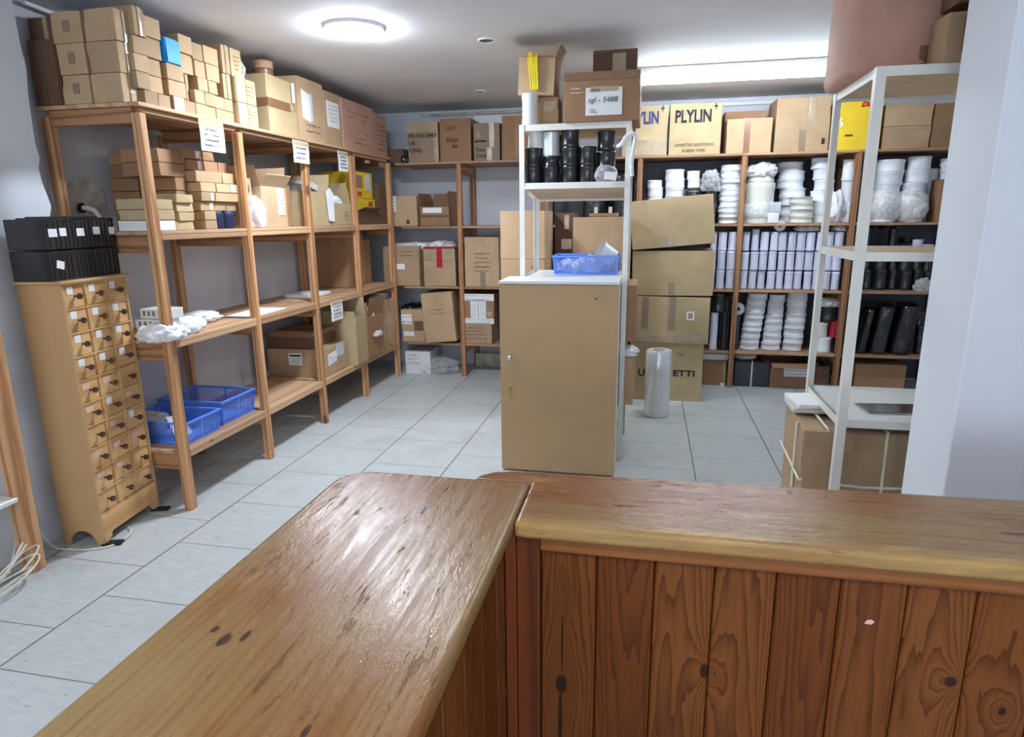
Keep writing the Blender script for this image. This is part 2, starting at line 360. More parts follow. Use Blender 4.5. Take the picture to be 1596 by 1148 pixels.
def patch(root, dim, face, u0, v0, u1, v1, mat, name='sticker', th=.0012, label=None, skew=0):
    th = max(th, .0042)+(.0012 if name in ('tape', 'sticker') else 0)
    a = fpos(dim, face, u0, v0, 0); b = fpos(dim, face, u1, v1, 0)
    n = Vector((0,-1,0)) if face == 'y' else Vector((1,0,0)); e = n*.0003
    t_ = Vector((b.x-a.x, b.y-a.y, 0)); up = Vector((0,0,b.z-a.z)); sk = Vector((0,0,skew))
    o = MB().quadprism([a+e, a+t_+e+sk, b+e+sk, a+up+e], n*th).build(name, mat, root)
    if label: o['label'] = label
    return o
def scrib(root, dim, face, u0, v0, u1, v1, mat='ink', rows=3, name='writing'):
    """lines of small illegible script, as short strokes"""
    b = MB(); w, d, h = dim; L = w if face == 'y' else d
    for r in range(rows):
        v = v1-(v1-v0)*(r+.5)/rows; hh = (v1-v0)/rows*.5; u = u0+rnd.uniform(0, .04)
        end = u1-rnd.uniform(0, .25)*(u1-u0)
        while u < end:
            uu = (u1-u0)*rnd.uniform(.03, .09)
            a = fpos(dim, face, u, v-hh*rnd.uniform(.2, .5), .0052); c = fpos(dim, face, u+uu*.7, v+hh*rnd.uniform(.1, .5), .0052)
            q = [a, Vector((c.x, c.y, a.z)), c, Vector((a.x, a.y, c.z))]
            dz = (c.z-a.z)*.6
            if rnd.random() < .5: q = [a, a+(c-a)*.3, c, c-(c-a)*.3+Vector((0,0,0))]; q = [a, Vector((a.x*.7+c.x*.3, a.y*.7+c.y*.3, a.z)), c, Vector((a.x*.3+c.x*.7, a.y*.3+c.y*.7, c.z))]
            else: q = [a, Vector((c.x, c.y, a.z)), Vector((c.x, c.y, a.z+dz)), Vector((a.x, a.y, a.z+dz))]
            n = Vector((0,-1,0)) if face == 'y' else Vector((1,0,0))
            b.quadprism(q, n*.0004); u += uu
    return b.build(name, mat, root)
def body_mesh(w, d, h, bulge=.004, jit=.002):
    b = bmesh.new(); bmesh.ops.create_cube(b, size=1)
    if min(w, d, h) > .1: bmesh.ops.subdivide_edges(b, edges=list(b.edges), cuts=3, use_grid_fill=True)
    k = [Vector((rnd.uniform(-jit, jit), rnd.uniform(-jit, jit), rnd.uniform(-jit, 0))) for _ in range(8)]
    for v in b.verts:
        x, y, z = v.co.x*2, v.co.y*2, v.co.z*2
        p = Vector((v.co.x*w, v.co.y*d, (v.co.z+.5)*h))
        f = lambda a: 1-a*a
        if abs(abs(x)-1) < 1e-4: p.x += math.copysign(bulge*f(y)*f(z)-.0005, x)
        if abs(abs(y)-1) < 1e-4: p.y += math.copysign(bulge*f(x)*f(z)-.0005, y)
        if z > .999: p.z += -abs(bulge)*f(x)*f(y)*.8
        q = k[(x > 0)+2*(y > 0)+4*(z > 0)]; p += q*abs(x*y) if z > -.99 else Vector((q.x*abs(x*y), q.y*abs(x*y), 0))
        v.co = p
    return b
def carton(label, b, mat='card_tan', face='y', seam=None, tape=None, tmat='tape_brown', name='cardboard_box', cat='box', group=None, rz=0, rx=0, ry=0, bulge=.003, gap=.0015, jit=.003, force=False):
    x0, y0, z0, x1, y1, z1 = b; w, d, h = x1-x0-2*gap, y1-y0-2*gap, z1-z0-gap
    parts = seam or tape or force
    bm = body_mesh(w, d, h, bulge, jit)
    s = MB(); s.b.free(); s.b = bm
    if not parts:
        o = s.build(name, mat, None, loc=((x0+x1)/2, (y0+y1)/2, z0), rot=(rx, ry, rz)); bev(o); tag(o, label, cat, group); return o, (w, d, h)
    r = thing(name, label, cat, ((x0+x1)/2, (y0+y1)/2, z0), rz, group, rx, ry)
    bev(s.build('body', mat, r))
    dim = (w, d, h)
    if seam:   # two flaps meeting on the seen face, 'h' horizontal or 'v' vertical meeting line
        g = .0035/(h if seam == 'h' else (w if face == 'y' else d))
        if seam == 'h':
            patch(r, dim, face, .01, .01, .99, .5-g, mat, 'flap', .003); patch(r, dim, face, .01, .5+g, .99, .99, mat, 'flap', .003)
        else:
            patch(r, dim, face, .01, .01, .5-g, .99, mat, 'flap', .003); patch(r, dim, face, .5+g, .01, .99, .99, mat, 'flap', .003)
    if tape:
        th = .0044 if seam else .0046
        for (u0, v0, u1, v1) in (tape if isinstance(tape, list) else [tape]): patch(r, dim, face, u0, v0, u1, v1, tmat, 'tape', th)
    return r, dim
def bev(o, w=.0025):
    m = o.modifiers.new('b', 'BEVEL'); m.width = w; m.segments = 2; m.limit_method = 'ANGLE'; m.angle_limit = .9; return o
def open_box(label, b, mat='card_tan', flaps=(), rz=0, th=.004, name='open_cardboard_box', cat='box', group=None, fl=.45, rx=0, ry=0):
    """open carton: flaps is a list of (side, angle from upright, outward positive)"""
    x0, y0, z0, x1, y1, z1 = b; w, d, h = x1-x0, y1-y0, z1-z0
    r = thing(name, label, cat, ((x0+x1)/2, (y0+y1)/2, z0), rz, group, rx, ry); s = MB()
    s.box(-w/2, -d/2, 0, w/2, d/2, th); s.box(-w/2, -d/2, th, w/2, -d/2+th, h); s.box(-w/2, d/2-th, th, w/2, d/2, h)
    s.box(-w/2, -d/2+th, th, -w/2+th, d/2-th, h); s.box(w/2-th, -d/2+th, th, w/2, d/2-th, h); bev(s.build('body', mat, r), .0012)
    for f in flaps:
        side, ang = f[0], f[1]; k = f[2] if len(f) > 2 else fl
        L = k*(d if side in 'fb' else w); ww = w if side in 'fb' else d; a = math.radians(ang)
        q = MB().box(-ww/2+.004, 0, 0, ww/2-.004, th*.8, L, .0008, jit=.003)
        rot = {'f': 0, 'b': PI, 'l': -PI/2, 'r': PI/2}[side]
        P = {'f': (0, -d/2, h), 'b': (0, d/2, h), 'l': (-w/2, 0, h), 'r': (w/2, 0, h)}[side]
        o = q.build('flap', mat, r, loc=P); o.rotation_euler = (Matrix.Rotation(rot, 3, 'Z') @ Matrix.Rotation(a, 3, 'X')).to_euler()
    return r, (w, d, h)
def blob(name, mat, loc, rad, amp=.25, freq=2.2, sub=4, seed=0, flat=.6, parent=None, rot=(0,0,0), fine=1.):
    b = bmesh.new(); bmesh.ops.create_icosphere(b, subdivisions=sub, radius=1); sd = Vector((seed*7.1, seed*3.3, seed*1.7))
    for v in b.verts:
        n = v.co.normalized()
        k = 1+amp*noise.noise(n*freq+sd)+amp*.55*fine*(1-2*abs(noise.noise(n*freq*2.7+sd)))+amp*.3*fine*noise.noise(n*freq*6+sd)
        p = n*k
        if p.z < -flat: p.z = -flat
        v.co = Vector((p.x*rad[0], p.y*rad[1], (p.z+flat)*rad[2]/(1+flat)*2*.55))
    s = MB(); s.b.free(); s.b = b
    o = s.build(name, mat, parent, loc=loc, rot=rot)
    o.data.shade_smooth(); return o
def wrapped_column(name, mat, loc, rad, h, seed=0, amp=.06, lean=0):
    b = bmesh.new(); rings = []; S_, K = 36, 26; sd = Vector((seed*3.1, seed*5.7, seed*2.3))
    for k in range(K+1):
        f = k/K; e = 1-.35*max(0, (f-.9)/.1)**2-.12*max(0, (.04-f)/.04)
        ring = []
        for i in range(S_):
            a = 2*PI*i/S_; c, s_ = math.cos(a), math.sin(a)
            q = (abs(c)**3.2+abs(s_)**3.2)**(-1/3.2)
            n = noise.noise(Vector((c*1.3, s_*1.3, f*3))+sd)+.5*noise.noise(Vector((c*4, s_*4, f*8+c*3))+sd)
            ring.append(b.verts.new((q*c*rad[0]*e*(1+amp*n)+lean*f, q*s_*rad[1]*e*(1+amp*n), h*f)))
        rings.append(ring)
    for k in range(K):
        for i in range(S_): b.faces.new((rings[k][i], rings[k][(i+1) % S_], rings[k+1][(i+1) % S_], rings[k+1][i]))
    b.faces.new(rings[0][::-1]); b.faces.new(rings[-1]); s = MB(); s.b.free(); s.b = b
    return s.build(name, mat, None, True, loc=loc)
ORD = ['bottom', 'second', 'third', 'fourth', 'fifth', 'sixth', 'seventh', 'eighth', 'ninth', 'tenth', 'eleventh', 'twelfth']
def nth(i, n): return 'bottommost' if i == 0 else ('topmost' if i == n-1 else ORD[i]+' from the bottom')
# ================================================ THE ROOM
WL, WB, WR, WF = -2.90, 6.38, 3.0, -6.0
struct(MB().box(WL-.1, WF, -.05, WR, WB, 0).build('floor', 'floor_tile'))
struct(MB().box(WL-.1, WF, CEIL, WR, WB, CEIL+.05).build('ceiling', 'ceiling_paint'))
wl = struct(MB().box(WL-.1, 2.30, 0, WL, WB, CEIL).build('wall_left', 'back_wall_paint'))
struct(MB().box(WL-.1, WB, 0, WR, WB+.1, CEIL).build('wall_back', 'back_wall_paint'))
struct(MB().box(WR, WF, 0, WR+.1, WB+.1, CEIL).build('wall_right', 'wall_paint'))
struct(MB().box(WL-.1, WF-.1, 0, -1.8, WF, CEIL).box(2.2, WF-.1, 0, WR+.1, WF, CEIL).box(-1.8, WF-.1, 0, 2.2, WF, .75).box(-1.8, WF-.1, 2.25, 2.2, WF, CEIL).build('wall_front', 'wall_paint'))
struct(MB().box(-1.8, WF-.08, .75, 2.2, WF-.06, .79).box(-1.8, WF-.08, 2.21, 2.2, WF-.06, 2.25).box(-1.8, WF-.08, .79, -1.76, WF-.06, 2.21).box(2.16, WF-.08, .79, 2.2, WF-.06, 2.21).box(.18, WF-.08, .79, .22, WF-.06, 2.21).build('added_window_1', 'white_metal'))  # unseen frame, added as a source for the fill light
# nearer left wall with its ragged broken plaster edge
XN = -2.775
edge = [(22,18),(27,45),(33,75),(41,105),(44,150),(48,175),(52,205),(55,225),(62,245),(60,262),(66,285),(74,305),(80,322),(78,335)]
pts = [ux(a, b, XN) for a, b in edge]; pts = [Vector((XN, p.y, p.z)) for p in pts]
poly = [Vector((XN, WF, 0)), Vector((XN, 2.47, 0)), Vector((XN, 2.49, .6)), Vector((XN, 2.52, 1.2))]+pts[::-1]+[Vector((XN, pts[0].y, CEIL)), Vector((XN, WF, CEIL))]
w = MB().quadprism(poly, (-.22, 0, 0)).build('wall_left_near', 'wall_paint'); struct(w)
# square pillar at the right
o = MB().box(1.0, 2.25, 0, 1.62, 2.58, CEIL, .004).build('wall_pillar', 'pillar_paint'); struct(o)
# thin white conduit below the ceiling on the back wall
struct(MB().box(.5, WB-.035, 2.44, 2.6, WB, 2.475, .004).build('trim_1', 'white_board'))
struct(MB().box(-2.2, WB-.03, 2.46, -1.0, WB, 2.485, .004).build('trim_2', 'concrete'))
# bare concrete patch knocked in the left wall, with a drain pipe
pp = []
c0 = ux(137, 326, WL)
for i in range(26):
    a = 2*PI*i/26; r = 1+.16*noise.noise(Vector((math.cos(a)*1.6, math.sin(a)*1.6, 3)))
    pp.append(Vector((WL+.006, c0.y+.12*r*math.cos(a), 1.60+.135*r*math.sin(a))))
o = MB().quadprism(pp, (-.008, 0, 0)).build('bare_patch', 'concrete', wl)
t_ = thing('drain_pipe', 'short white plastic pipe elbow sticking out of the bare concrete patch', 'pipe', (WL+.01, c0.y-.02, 1.5))
MB().tube([(0,-.03,.07),(.04,-.03,.07),(.07,-.02,.055),(.08,-.01,.03),(.08,0,-.02)], .013).build('pipe', 'cream_white', t_, True)
MB().tube([(0.004,-.035,.07),(.012,-.035,.07)], .026, 14).build('collar', 'rubber', t_, True)
# ------------------------------------------------ lamps
def emis(name, rgb, k):
    t = NT(name); t.base(lin(rgb)); t.b.inputs['Emission Color'].default_value = lin(rgb); t.b.inputs['Emission Strength'].default_value = k; MT[name] = t.m
emis('lamp_glow', (232,242,255), LIGHTS['disc']); emis('tube_glow', (232,244,255), LIGHTS['tube']); emis('fill_glow', (240,244,255), LIGHTS['front'])
LX, LY = -1.60, 3.56
def disc_lamp(label, x, y, glow, r=.155):
    t = thing('ceiling_light', label, 'ceiling light', (x, y, CEIL), 0)
    MB().lathe([(r+.006, 0), (r+.006, -.013), (r+.002, -.017), (r, -.016), (r, 0)], seg=40).build('rim', 'white_plastic', t, True)
    MB().lathe([(r-.002, -.004), (r-.002, -.022), (r*.85, -.036), (r*.5, -.046), (.004, -.050)], seg=40).build('diffuser', glow, t, True); return t
disc_lamp('round white ceiling light glowing above the left aisle', LX, LY, 'lamp_glow')
disc_lamp('added unseen round ceiling light above the near end of the counter', .35, -.35, 'fill_glow')  # unseen lamp added to light the faces turned to the viewer
disc_lamp('added unseen round ceiling light behind the counter by the left wall', -1.7, -.1, 'fill_glow')  # second unseen lamp, added as more front fill
for lab, px, py in (('nearer of the two small dark ceiling spotlights', 758, 62), ('farther of the two small dark ceiling spotlights', 748, 142)):
    p = uz(px, py, CEIL); t = thing('recessed_spotlight', lab, 'spotlight', (p.x, p.y, CEIL))
    MB().lathe([(.052, 0), (.052, -.004), (.044, -.008), (.040, -.004), (.040, 0)], seg=24).build('ring', 'white_plastic', t, True)
    MB().cyl((0,0,-.005), .0395, .004, 24).build('bulb', 'black_plastic', t)
t = thing('fluorescent_light', 'long fluorescent tube light on the ceiling, behind the centre rack', 'ceiling light', (.58, 4.98, CEIL))
MB().box(-.70, -.045, -.045, .76, .045, 0, .006).build('housing', 'white_metal', t)
MB().box(-.695, -.035, -.115, -.661, .035, -.0455, .003).build('end_cap', 'white_plastic', t); MB().box(.721, -.035, -.115, .755, .035, -.0455, .003).build('end_cap', 'white_plastic', t)
MB().tube([(-.66, 0, -.078), (.72, 0, -.078)], .032, 20).build('tube', 'tube_glow', t, True)

# ================================================ COUNTER
t = thing('wooden_counter', 'worn varnished pine L-shaped counter with a plank-panelled front', 'counter', (0,0,0))
def rounded(x0, y0, x1, y1, r, corners, z0, z1):
    P = []
    for (cx, cy, sx, sy, k) in ((x0,y0,-1,-1,'nl'),(x1,y0,1,-1,'nr'),(x1,y1,1,1,'fr'),(x0,y1,-1,1,'fl')):
        if k in corners:
            a0 = {'nl': PI, 'nr': 1.5*PI, 'fr': 0, 'fl': .5*PI}[k]
            for i in range(9):
                a = a0+i*PI/16; P.append(Vector((cx-sx*r+r*math.cos(a), cy-sy*r+r*math.sin(a), z0)))
        else: P.append(Vector((cx, cy, z0)))
    return MB().quadprism(P, (0,0,z1-z0))
b = rounded(-.705, -.6, -.247, 1.368, .085, ('fl',), .868, .903)
o = b.build('countertop', 'counter_left', t, True); o['label'] = 'left countertop board'; m_ = bev(o, .012).modifiers[0]; m_.segments = 4
P = [Vector(p) for p in ((-.246,1.172,.862),(1.9,1.175,.862),(1.9,1.51,.862),(-.30,1.442,.862),(-.345,1.43,.862),(-.378,1.40,.862),(-.385,1.371,.862),(-.246,1.371,.862))]
o = MB().quadprism(P, (0,0,.036)).build('countertop', 'counter_right', t, True); o['label'] = 'right countertop board'; bev(o, .010).modifiers[0].segments = 4
# tongue and groove boards, front (faces the viewer) and side
b = MB()
for k in range(18):
    x = -.196+.117*k; b.box(x+.001, 1.212, 0, x+.116, 1.226, .823, .003, 1)
b.build('front_panelling', 'panel_front', t)
b = MB()
for k in range(15):
    y = -.4+.117*k
    if y+.116 < 1.2: b.box(-.286, y+.001, 0, -.272, y+.116, .866, .003, 1)
b.box(-.286, 1.122, 0, -.272, 1.195, .866, .003, 1)
b.build('side_panelling', 'panel_side', t)
MB().box(-.1965, 1.198, .824, 1.9, 1.225, .861, .003).build('top_rail', 'rail_wood', t)
MB().box(-.2465, 1.2, 0, -.1975, 1.235, .861, .002).build('corner_post', 'corner_wood', t)
MB().box(-.271, 1.196, 0, -.2475, 1.24, .866, .002).build('corner_post', 'corner_wood', t)
MB().box(-.68, -.55, 0, -.664, 1.33, .867).build('back_panel', 'rail_wood', t); MB().box(-.662, 1.31, 0, -.29, 1.33, .867).build('end_panel', 'corner_wood', t)
MB().box(-.662, -.55, .4, -.287, 1.308, .42).build('inner_shelf', 'rail_wood', t)
MB().box(-.24, 1.40, 0, 1.9, 1.416, .861).build('back_panel', 'rail_wood', t)
MB().quadprism([Vector(p) for p in ((.437,1.2115,.728),(.449,1.2115,.727),(.455,1.2115,.733),(.449,1.2115,.738),(.441,1.2115,.736))], (0,-.0006,0)).build('paint_fleck', 'pink_tag', t)
# ================================================ LEFT WOODEN RACK
def rack(label, name='wooden_shelving_rack'): return thing(name, label, 'shelving', (0,0,0))
PY = [2.762, 3.512, 4.258, 5.005, 5.752]; LZ = [.330, .915, 1.452, 2.035]; XF, XB = -2.32, -2.845
t = rack('tall pine shelving rack with open bays running along the left wall')
post = MB().box(-.0225, -.0225, 0, .0225, .0225, 1.99, .003).build('post', 'pine_post', t, loc=(XF-.0225, PY[0], 0))
def put(o, loc):
    c = o.copy(); COL.objects.link(c); c.parent = o.parent; c.location = loc; return c
for i, y in enumerate(PY):
    if i: put(post, (XF-.0225, y, 0))
    put(post, (XB, y, 0))
for zi, z in enumerate(LZ):
    top = zi == 3
    for i in range(4):
        y0, y1 = PY[i], PY[i+1]
        b = MB()
        if top: b.box(XB-.035, y0-(.03 if i == 0 else 0)+.001, z-.018, XF+.012, y1-.001, z, .002); b.box(XF-.04, y0+.024, z-.04, XF-.015, y1-.024, z-.019, .002)
        else:
            # boards notched round the posts, with a front lip
            b.box(XB+.024, y0+.024, z-.018, XF-.001, y1-.024, z, .002); b.box(XF-.026, y0+.0235, z-.045, XF-.002, y1-.0235, z-.0185, .003)
            if i == 0: b.box(XB+.024, y0-.022, z-.018, XF-.046, y0+.0235, z, .002)
        b.build('shelf', 'pine_shelf', t)
    for i, y in enumerate(PY):
        h = .085 if not top else .07
        MB().box(XB+.0235, y-.014, z-.0195-h, XF-.0465, y+.014, z-.0195, .002).build('rail', 'pine_x', t)
# ================================================ BACK WOODEN RACK
t = rack('long pine shelving rack along the back wall, full of boxes and white reels')
YF, YB = 5.83, 6.335; PX = [-1.70, -.93, -.085, .762, 1.632, 2.48]; BZ = [.325, .868, 1.425, 1.975]
for i, x in enumerate(PX):
    q = put(post, (x, YF+.0225, 0)); q.parent = t
    if i == 0: q.data = q.data.copy(); q.data.materials[0] = MT['pine_aged']; aged = q.data
    q.data = aged; q2 = put(q, (x, YB, 0))
XS = [-2.29]+PX
for zi, z in enumerate(BZ):
    for i in range(len(XS)-1):
        x0, x1 = XS[i], XS[i+1]; b = MB(); dz = 0
        if zi == 3: b.box(x0+.001, YF-.01, z-.019+.018, x1-.001, YB+.03, z+.018, .002) if i else b.box(-2.3, YF-.01, z-.001, x1-.001, YB+.03, z+.018, .002)
        else:
            b.box(x0+.024, YF+.001, z-.02, x1-.024, YB-.024, z, .002)
        b.build('shelf', 'pine_shelf_x', t)
for x in PX:
    for z in BZ:
        MB().box(x-.014, YF+.0465, z-.095, x+.014, YB-.0235, z-.021 if z < 1.9 else z-.0015, .002).build('rail', 'pine_y', t)
for (xa, xb) in ((-.908, -.107), (-.063, .740), (.784, 1.610), (1.654, 2.47)):
    MB().box(xa, YB+.024, .02, xb, YB+.03, 1.97).build('dark_backing', 'charcoal', t)  # dark sheet added so the gaps between the goods turn near black
TZ = 1.993   # top surface of back rack
# ================================================ CENTRE: FIBREBOARD CABINET AND WHITE RACK
t = thing('fibreboard_cabinet', 'tall brown fibreboard cabinet with white edges standing at the end of the white centre rack', 'cabinet', (-.483, 3.58, 0))
w2 = .337
MB().box(-w2, .018, 0, -w2+.016, .29, 1.13, .001).build('side_panel', 'white_board', t); MB().box(w2-.016, .018, 0, w2, .29, 1.13, .001).build('side_panel', 'white_board', t)
MB().box(-w2+.0165, .274, 0, w2-.0165, .289, 1.13).build('back_panel', 'white_board', t)
MB().box(-w2, 0, .012, w2, .016, 1.128, .0015).build('door', 'mdf', t)
MB().box(-w2-.002, -.004, 1.131, w2+.004, .295, 1.149, .002).build('top', 'white_board', t)
o = MB().lathe([(.0185,0),(.0185,.008),(.015,.016),(.003,.018)], seg=24).build('handle', 'chrome', t, True, loc=(-w2+.055, -.0005, .705), rot=(PI/2,0,0))
k = MB().lathe([(.011,0),(.011,.004),(.008,.006)], seg=20).build('lock', 'brass', t, True, loc=(-w2+.058, -.0005, .53), rot=(PI/2,0,0))
MB().box(-w2+.0555, -.028, .520, -w2+.0605, -.007, .534, .001).build('key', 'chrome', t)
MB().tube([(-w2+.058,-.022,.521),(-w2+.059,-.024,.49),(-w2+.056,-.022,.455)], .0035, 6).build('key', 'brass', t, True)
MB().cyl((0,0,0), .006, .003, 12).build('screw', 'ink_brown', t, loc=(.215, -.0005, 1.055), rot=(PI/2,0,0))
def angle_rack(label, x0, y0, x1, y1, levels, H, name='metal_shelving_rack', board='slab_ply', s=.03, tilt={}):
    t = thing(name, label, 'shelving', (0,0,0))
    for (x, sx) in ((x0, 1), (x1, -1)):
        for (y, sy) in ((y0, 1), (y1, -1)):
            b = MB(); xa, xb = sorted((x, x+sx*s)); ya, yb = sorted((y, y+sy*.003)); b.box(xa, ya, 0, xb, yb, H)
            xa, xb = sorted((x, x+sx*.003)); ya, yb = sorted((y+sy*.003, y+sy*s)); b.box(xa, ya, 0, xb, yb, H); b.build('post', 'white_metal', t)
    for (z, mat) in levels:
        b = MB(); e = .0035
        b.box(x0+e, y0+e, z-.035, x1-e, y0+e+.003, z); b.box(x0+e, y1-e-.003, z-.035, x1-e, y1-e, z)
        b.box(x0+e, y0+.007, z-.035, x0+e+.003, y1-.007, z); b.box(x1-e-.003, y0+.007, z-.035, x1-e, y1-.007, z); fr = [b.build('frame', 'white_metal', t)]
        if mat: fr.append(MB().box(x0+.031, y0+.0075, z-.022, x1-.031, y1-.0075, z-.004, .001).build('shelf', mat, t))
        a = tilt.get(z, 0)
        if a:
            for o_ in fr: o_.rotation_euler = (a, 0, 0); o_.location = (0, y0-(math.cos(a)*y0-math.sin(a)*z), z-(math.sin(a)*y0+math.cos(a)*z))
    return t
RX0, RX1, RY0, RY1 = -.757, -.112, 3.882, 4.40
angle_rack('white metal rack in the middle of the room, behind the brown cabinet', RX0, RY0, RX1, RY1, [(.35,'slab_ply'),(.75,'slab_ply'),(1.145,'white_board'),(1.695,'slab_ply'),(2.02,'slab_ply')], 2.02, tilt={1.695: -.12})
RRX0, RRY0, RRX1, RRY1 = .81, 2.80, 1.48, 3.385
angle_rack('white metal rack beside the pillar with a strapped carton under it', RRX0, RRY0, RRX1, RRY1, [(.66,'white_board'),(1.35,'mdf'),(2.03,'slab_ply')], 2.03, s=.035)
# ================================================ CHEST OF SMALL DRAWERS
DW, DD, DH = .418, .205, 1.25
t = thing('apothecary_chest', 'tall narrow beech chest of thirty small drawers with dark knobs', 'chest of drawers', (-2.472, 2.325, 0), math.atan2(.415, -.047))
zb = .155; rows = 10; rh = (DH-.018-zb)/rows; cw = (DW-.012)/3
b = MB()
def side(x):
    P = [(x,0,0),(x,.035,0)]+[(x, .035+.0675+.0675*math.cos(PI-a*PI/10), .075*math.sin(a*PI/10)) for a in range(1,10)]+[(x,.17,0),(x,DD,0),(x,DD,DH-.014),(x,0,DH-.014)]
    return P
b.quadprism(side(0), (.012,0,0)); b.quadprism(side(DW-.012), (.012,0,0)); b.box(.012, DD-.008, .1, DW-.012, DD, DH-.014)
b.build('carcass', 'beech', t)
bev(MB().box(-.012, -.014, DH-.0135, DW+.012, DD+.015, DH).build('top', 'beech', t), .004)
sk = [(.0125,0),(.04,0),(.045,.02),(.058,.028),(.062,.045),(.075,.05),(DW-.075,.05),(DW-.062,.045),(DW-.058,.028),(DW-.045,.02),(DW-.04,0),(DW-.0125,0),(DW-.0125,zb-.001),(.0125,zb-.001)]
MB().quadprism([(x,0,z) for x,z in sk], (0,.012,0)).build('skirt', 'beech_front', t)
b = MB()
for r in range(rows+1): z = zb+r*rh; b.box(.0125, .0005, z-.0035, DW-.0125, .15, z+.0035)
for c in (1,2):
    x = .006+c*cw
    for r in range(rows): z = zb+r*rh; b.box(x-.004, .0005, z+.0036, x+.004, .15, z+rh-.0036)
b.build('dividers', 'beech_front', t)
WH = {(0,0),(1,0),(2,0),(3,0),(0,1),(1,1),(2,1),(3,1),(5,1),(0,2),(1,2),(2,2),(3,2),(6,2)}; PK = {(4,0),(5,0),(7,0),(8,0),(4,1),(6,1),(7,1),(8,1),(5,2),(7,2)}
for c in range(3):
    for r in range(rows):
        x0 = .006+c*cw+(.0075 if c == 0 else .005); x1 = .006+(c+1)*cw-(.0075 if c == 2 else .005); z0 = zb+(rows-1-r)*rh+.0045; z1 = z0+rh-.009
        d = MB().box(x0, .008, z0, x1, .145, z1, .0015).build('drawer', 'beech_front', t)
        kx, kz = (x0+x1)/2+.004, (z0+z1)/2
        MB().lathe([(.005,0),(.0045,.014),(.012,.018),(.0145,.025),(.012,.032),(.003,.035)], seg=16).build('knob', 'brown_knob', d, True, loc=(kx, .008, kz), rot=(PI/2,0,0))
        if (r, c) in WH: MB().box(x0+.022, .0062, z1-.040, x0+.058, .0078, z1-.006).build('tag', 'paper', d)
        elif (r, c) in PK: MB().box(x0+.018, .0062, z1-.042, x0+.068, .0078, z1-.018).build('tag', 'pink_tag', d)
R_ = Matrix.Rotation(math.atan2(.415, -.047), 3, 'Z')
# black file boxes on the chest, two tiers
for tier in range(2):
    n = 8; x = 0.0
    for i in range(n):
        wd = [.062,.05,.045,.06,.04,.058,.045,.05][i] if tier else [.055,.048,.06,.045,.055,.042,.06,.048][i]
        P = Vector((-2.472, 2.325, 0))+R_ @ Vector((x+wd/2-.005, .115, 0)); x += wd+.0012
        hh = .128+.006*((i*7) % 3)*(tier)
        q = thing('black_file_box', f'black plastic file box, {["first","second","third","fourth","fifth","sixth","seventh","eighth"][i]} from the left in the {"upper" if tier else "lower"} tier on the chest', 'file box', (P.x, P.y, DH+tier*.134), math.atan2(.415,-.047), 'black file boxes on the drawer chest')
        b = MB().box(-wd/2, -.095, 0, wd/2, .095, hh, .003)
        b.build('case', 'black_plastic', q)
        MB().box(-wd/2+.004, -.0985, hh-.012, wd/2-.004, -.0955, hh-.002, .001).build('rim', 'black_plastic', q)
        for k in (-1, 1): MB().box(k*wd*.28-.002, -.0975, .006, k*wd*.28+.002, -.0955, hh-.014).build('rib', 'rubber', q)
        if (tier, i) in ((1,0),(1,1),(1,3),(1,5),(1,7),(0,0)):
            o = MB().box(-wd*.38, -.0992, hh*.42, wd*.38, -.098, hh*.42+.034).build('label_card', 'paper', q); o['label'] = 'white label card'
            if (tier, i) == (0,0): o.rotation_euler = (0, .25, 0)
for dx, nm in ((0, 'near'), (DW-.05, 'far')):
    p = Vector((-2.472, 2.325, 0))+R_ @ Vector((dx+.03, -.022, 0))
    tag(MB().box(-.045, -.028, 0, .045, .018, .012, .004).build('rubber_wedge', 'rubber', None, loc=(p.x, p.y, 0), rot=(0,0,.3)), f'black wedge on the floor at the {nm} front foot of the drawer chest', 'wedge')
# ================================================ SMALL SHELF UNIT AT THE FAR LEFT
t = thing('low_wooden_shelf', 'pine post and white shelf of a unit at the left edge, cables below', 'shelving', (0,0,0))
MB().box(-2.655, 2.06, 0, -2.585, 2.125, 1.75, .004).build('post', 'pine_post', t); MB().box(-2.655, .9, 0, -2.585, .965, 1.75, .004).build('post', 'pine_post', t)
for z in (.36, 1.0): MB().box(-2.765, .97, z-.02, -2.59, 2.0595, z, .002).build('shelf', 'white_board' if z < .5 else 'pine_shelf', t)
t = thing('coiled_cable', 'loops of white electric cable lying on the floor at the left edge', 'cable', (0,0,0))
P = []
for i in range(150):
    a = i/150*2*PI*4.3; r = .10+.028*math.sin(a*.37+1)
    P.append((-2.56+r*math.cos(a)*.55, 1.93+r*math.sin(a)*1.1, .012+.085*(1+math.sin(a+.6))*(.6+.4*math.sin(a*.3))))
MB().tube(P, .0042, 6).build('loops', 'cable', t, True)
P = [Vector(p) for p in ((-2.67,2.02,.01),(-2.70,2.10,.12),(-2.71,2.18,.3),(-2.70,2.22,.1),(-2.66,2.24,.02),(-2.60,2.26,.006),(-2.53,2.27,.006),(-2.45,2.31,.006),(-2.42,2.38,.006),(-2.44,2.46,.02),(-2.5,2.5,.01))]
def smooth_path(P, n=6):
    out = []
    for i in range(len(P)-1):
        a, b_, c, d = P[max(i-1,0)], P[i], P[i+1], P[min(i+2,len(P)-1)]
        for k in range(n):
            u = k/n; out.append(.5*((2*b_)+(c-a)*u+(2*a-5*b_+4*c-d)*u*u+(3*b_-a-3*c+d)*u**3))
    return out+[P[-1]]
MB().tube(smooth_path(P), .0042, 6).build('lead', 'cable', t, True)
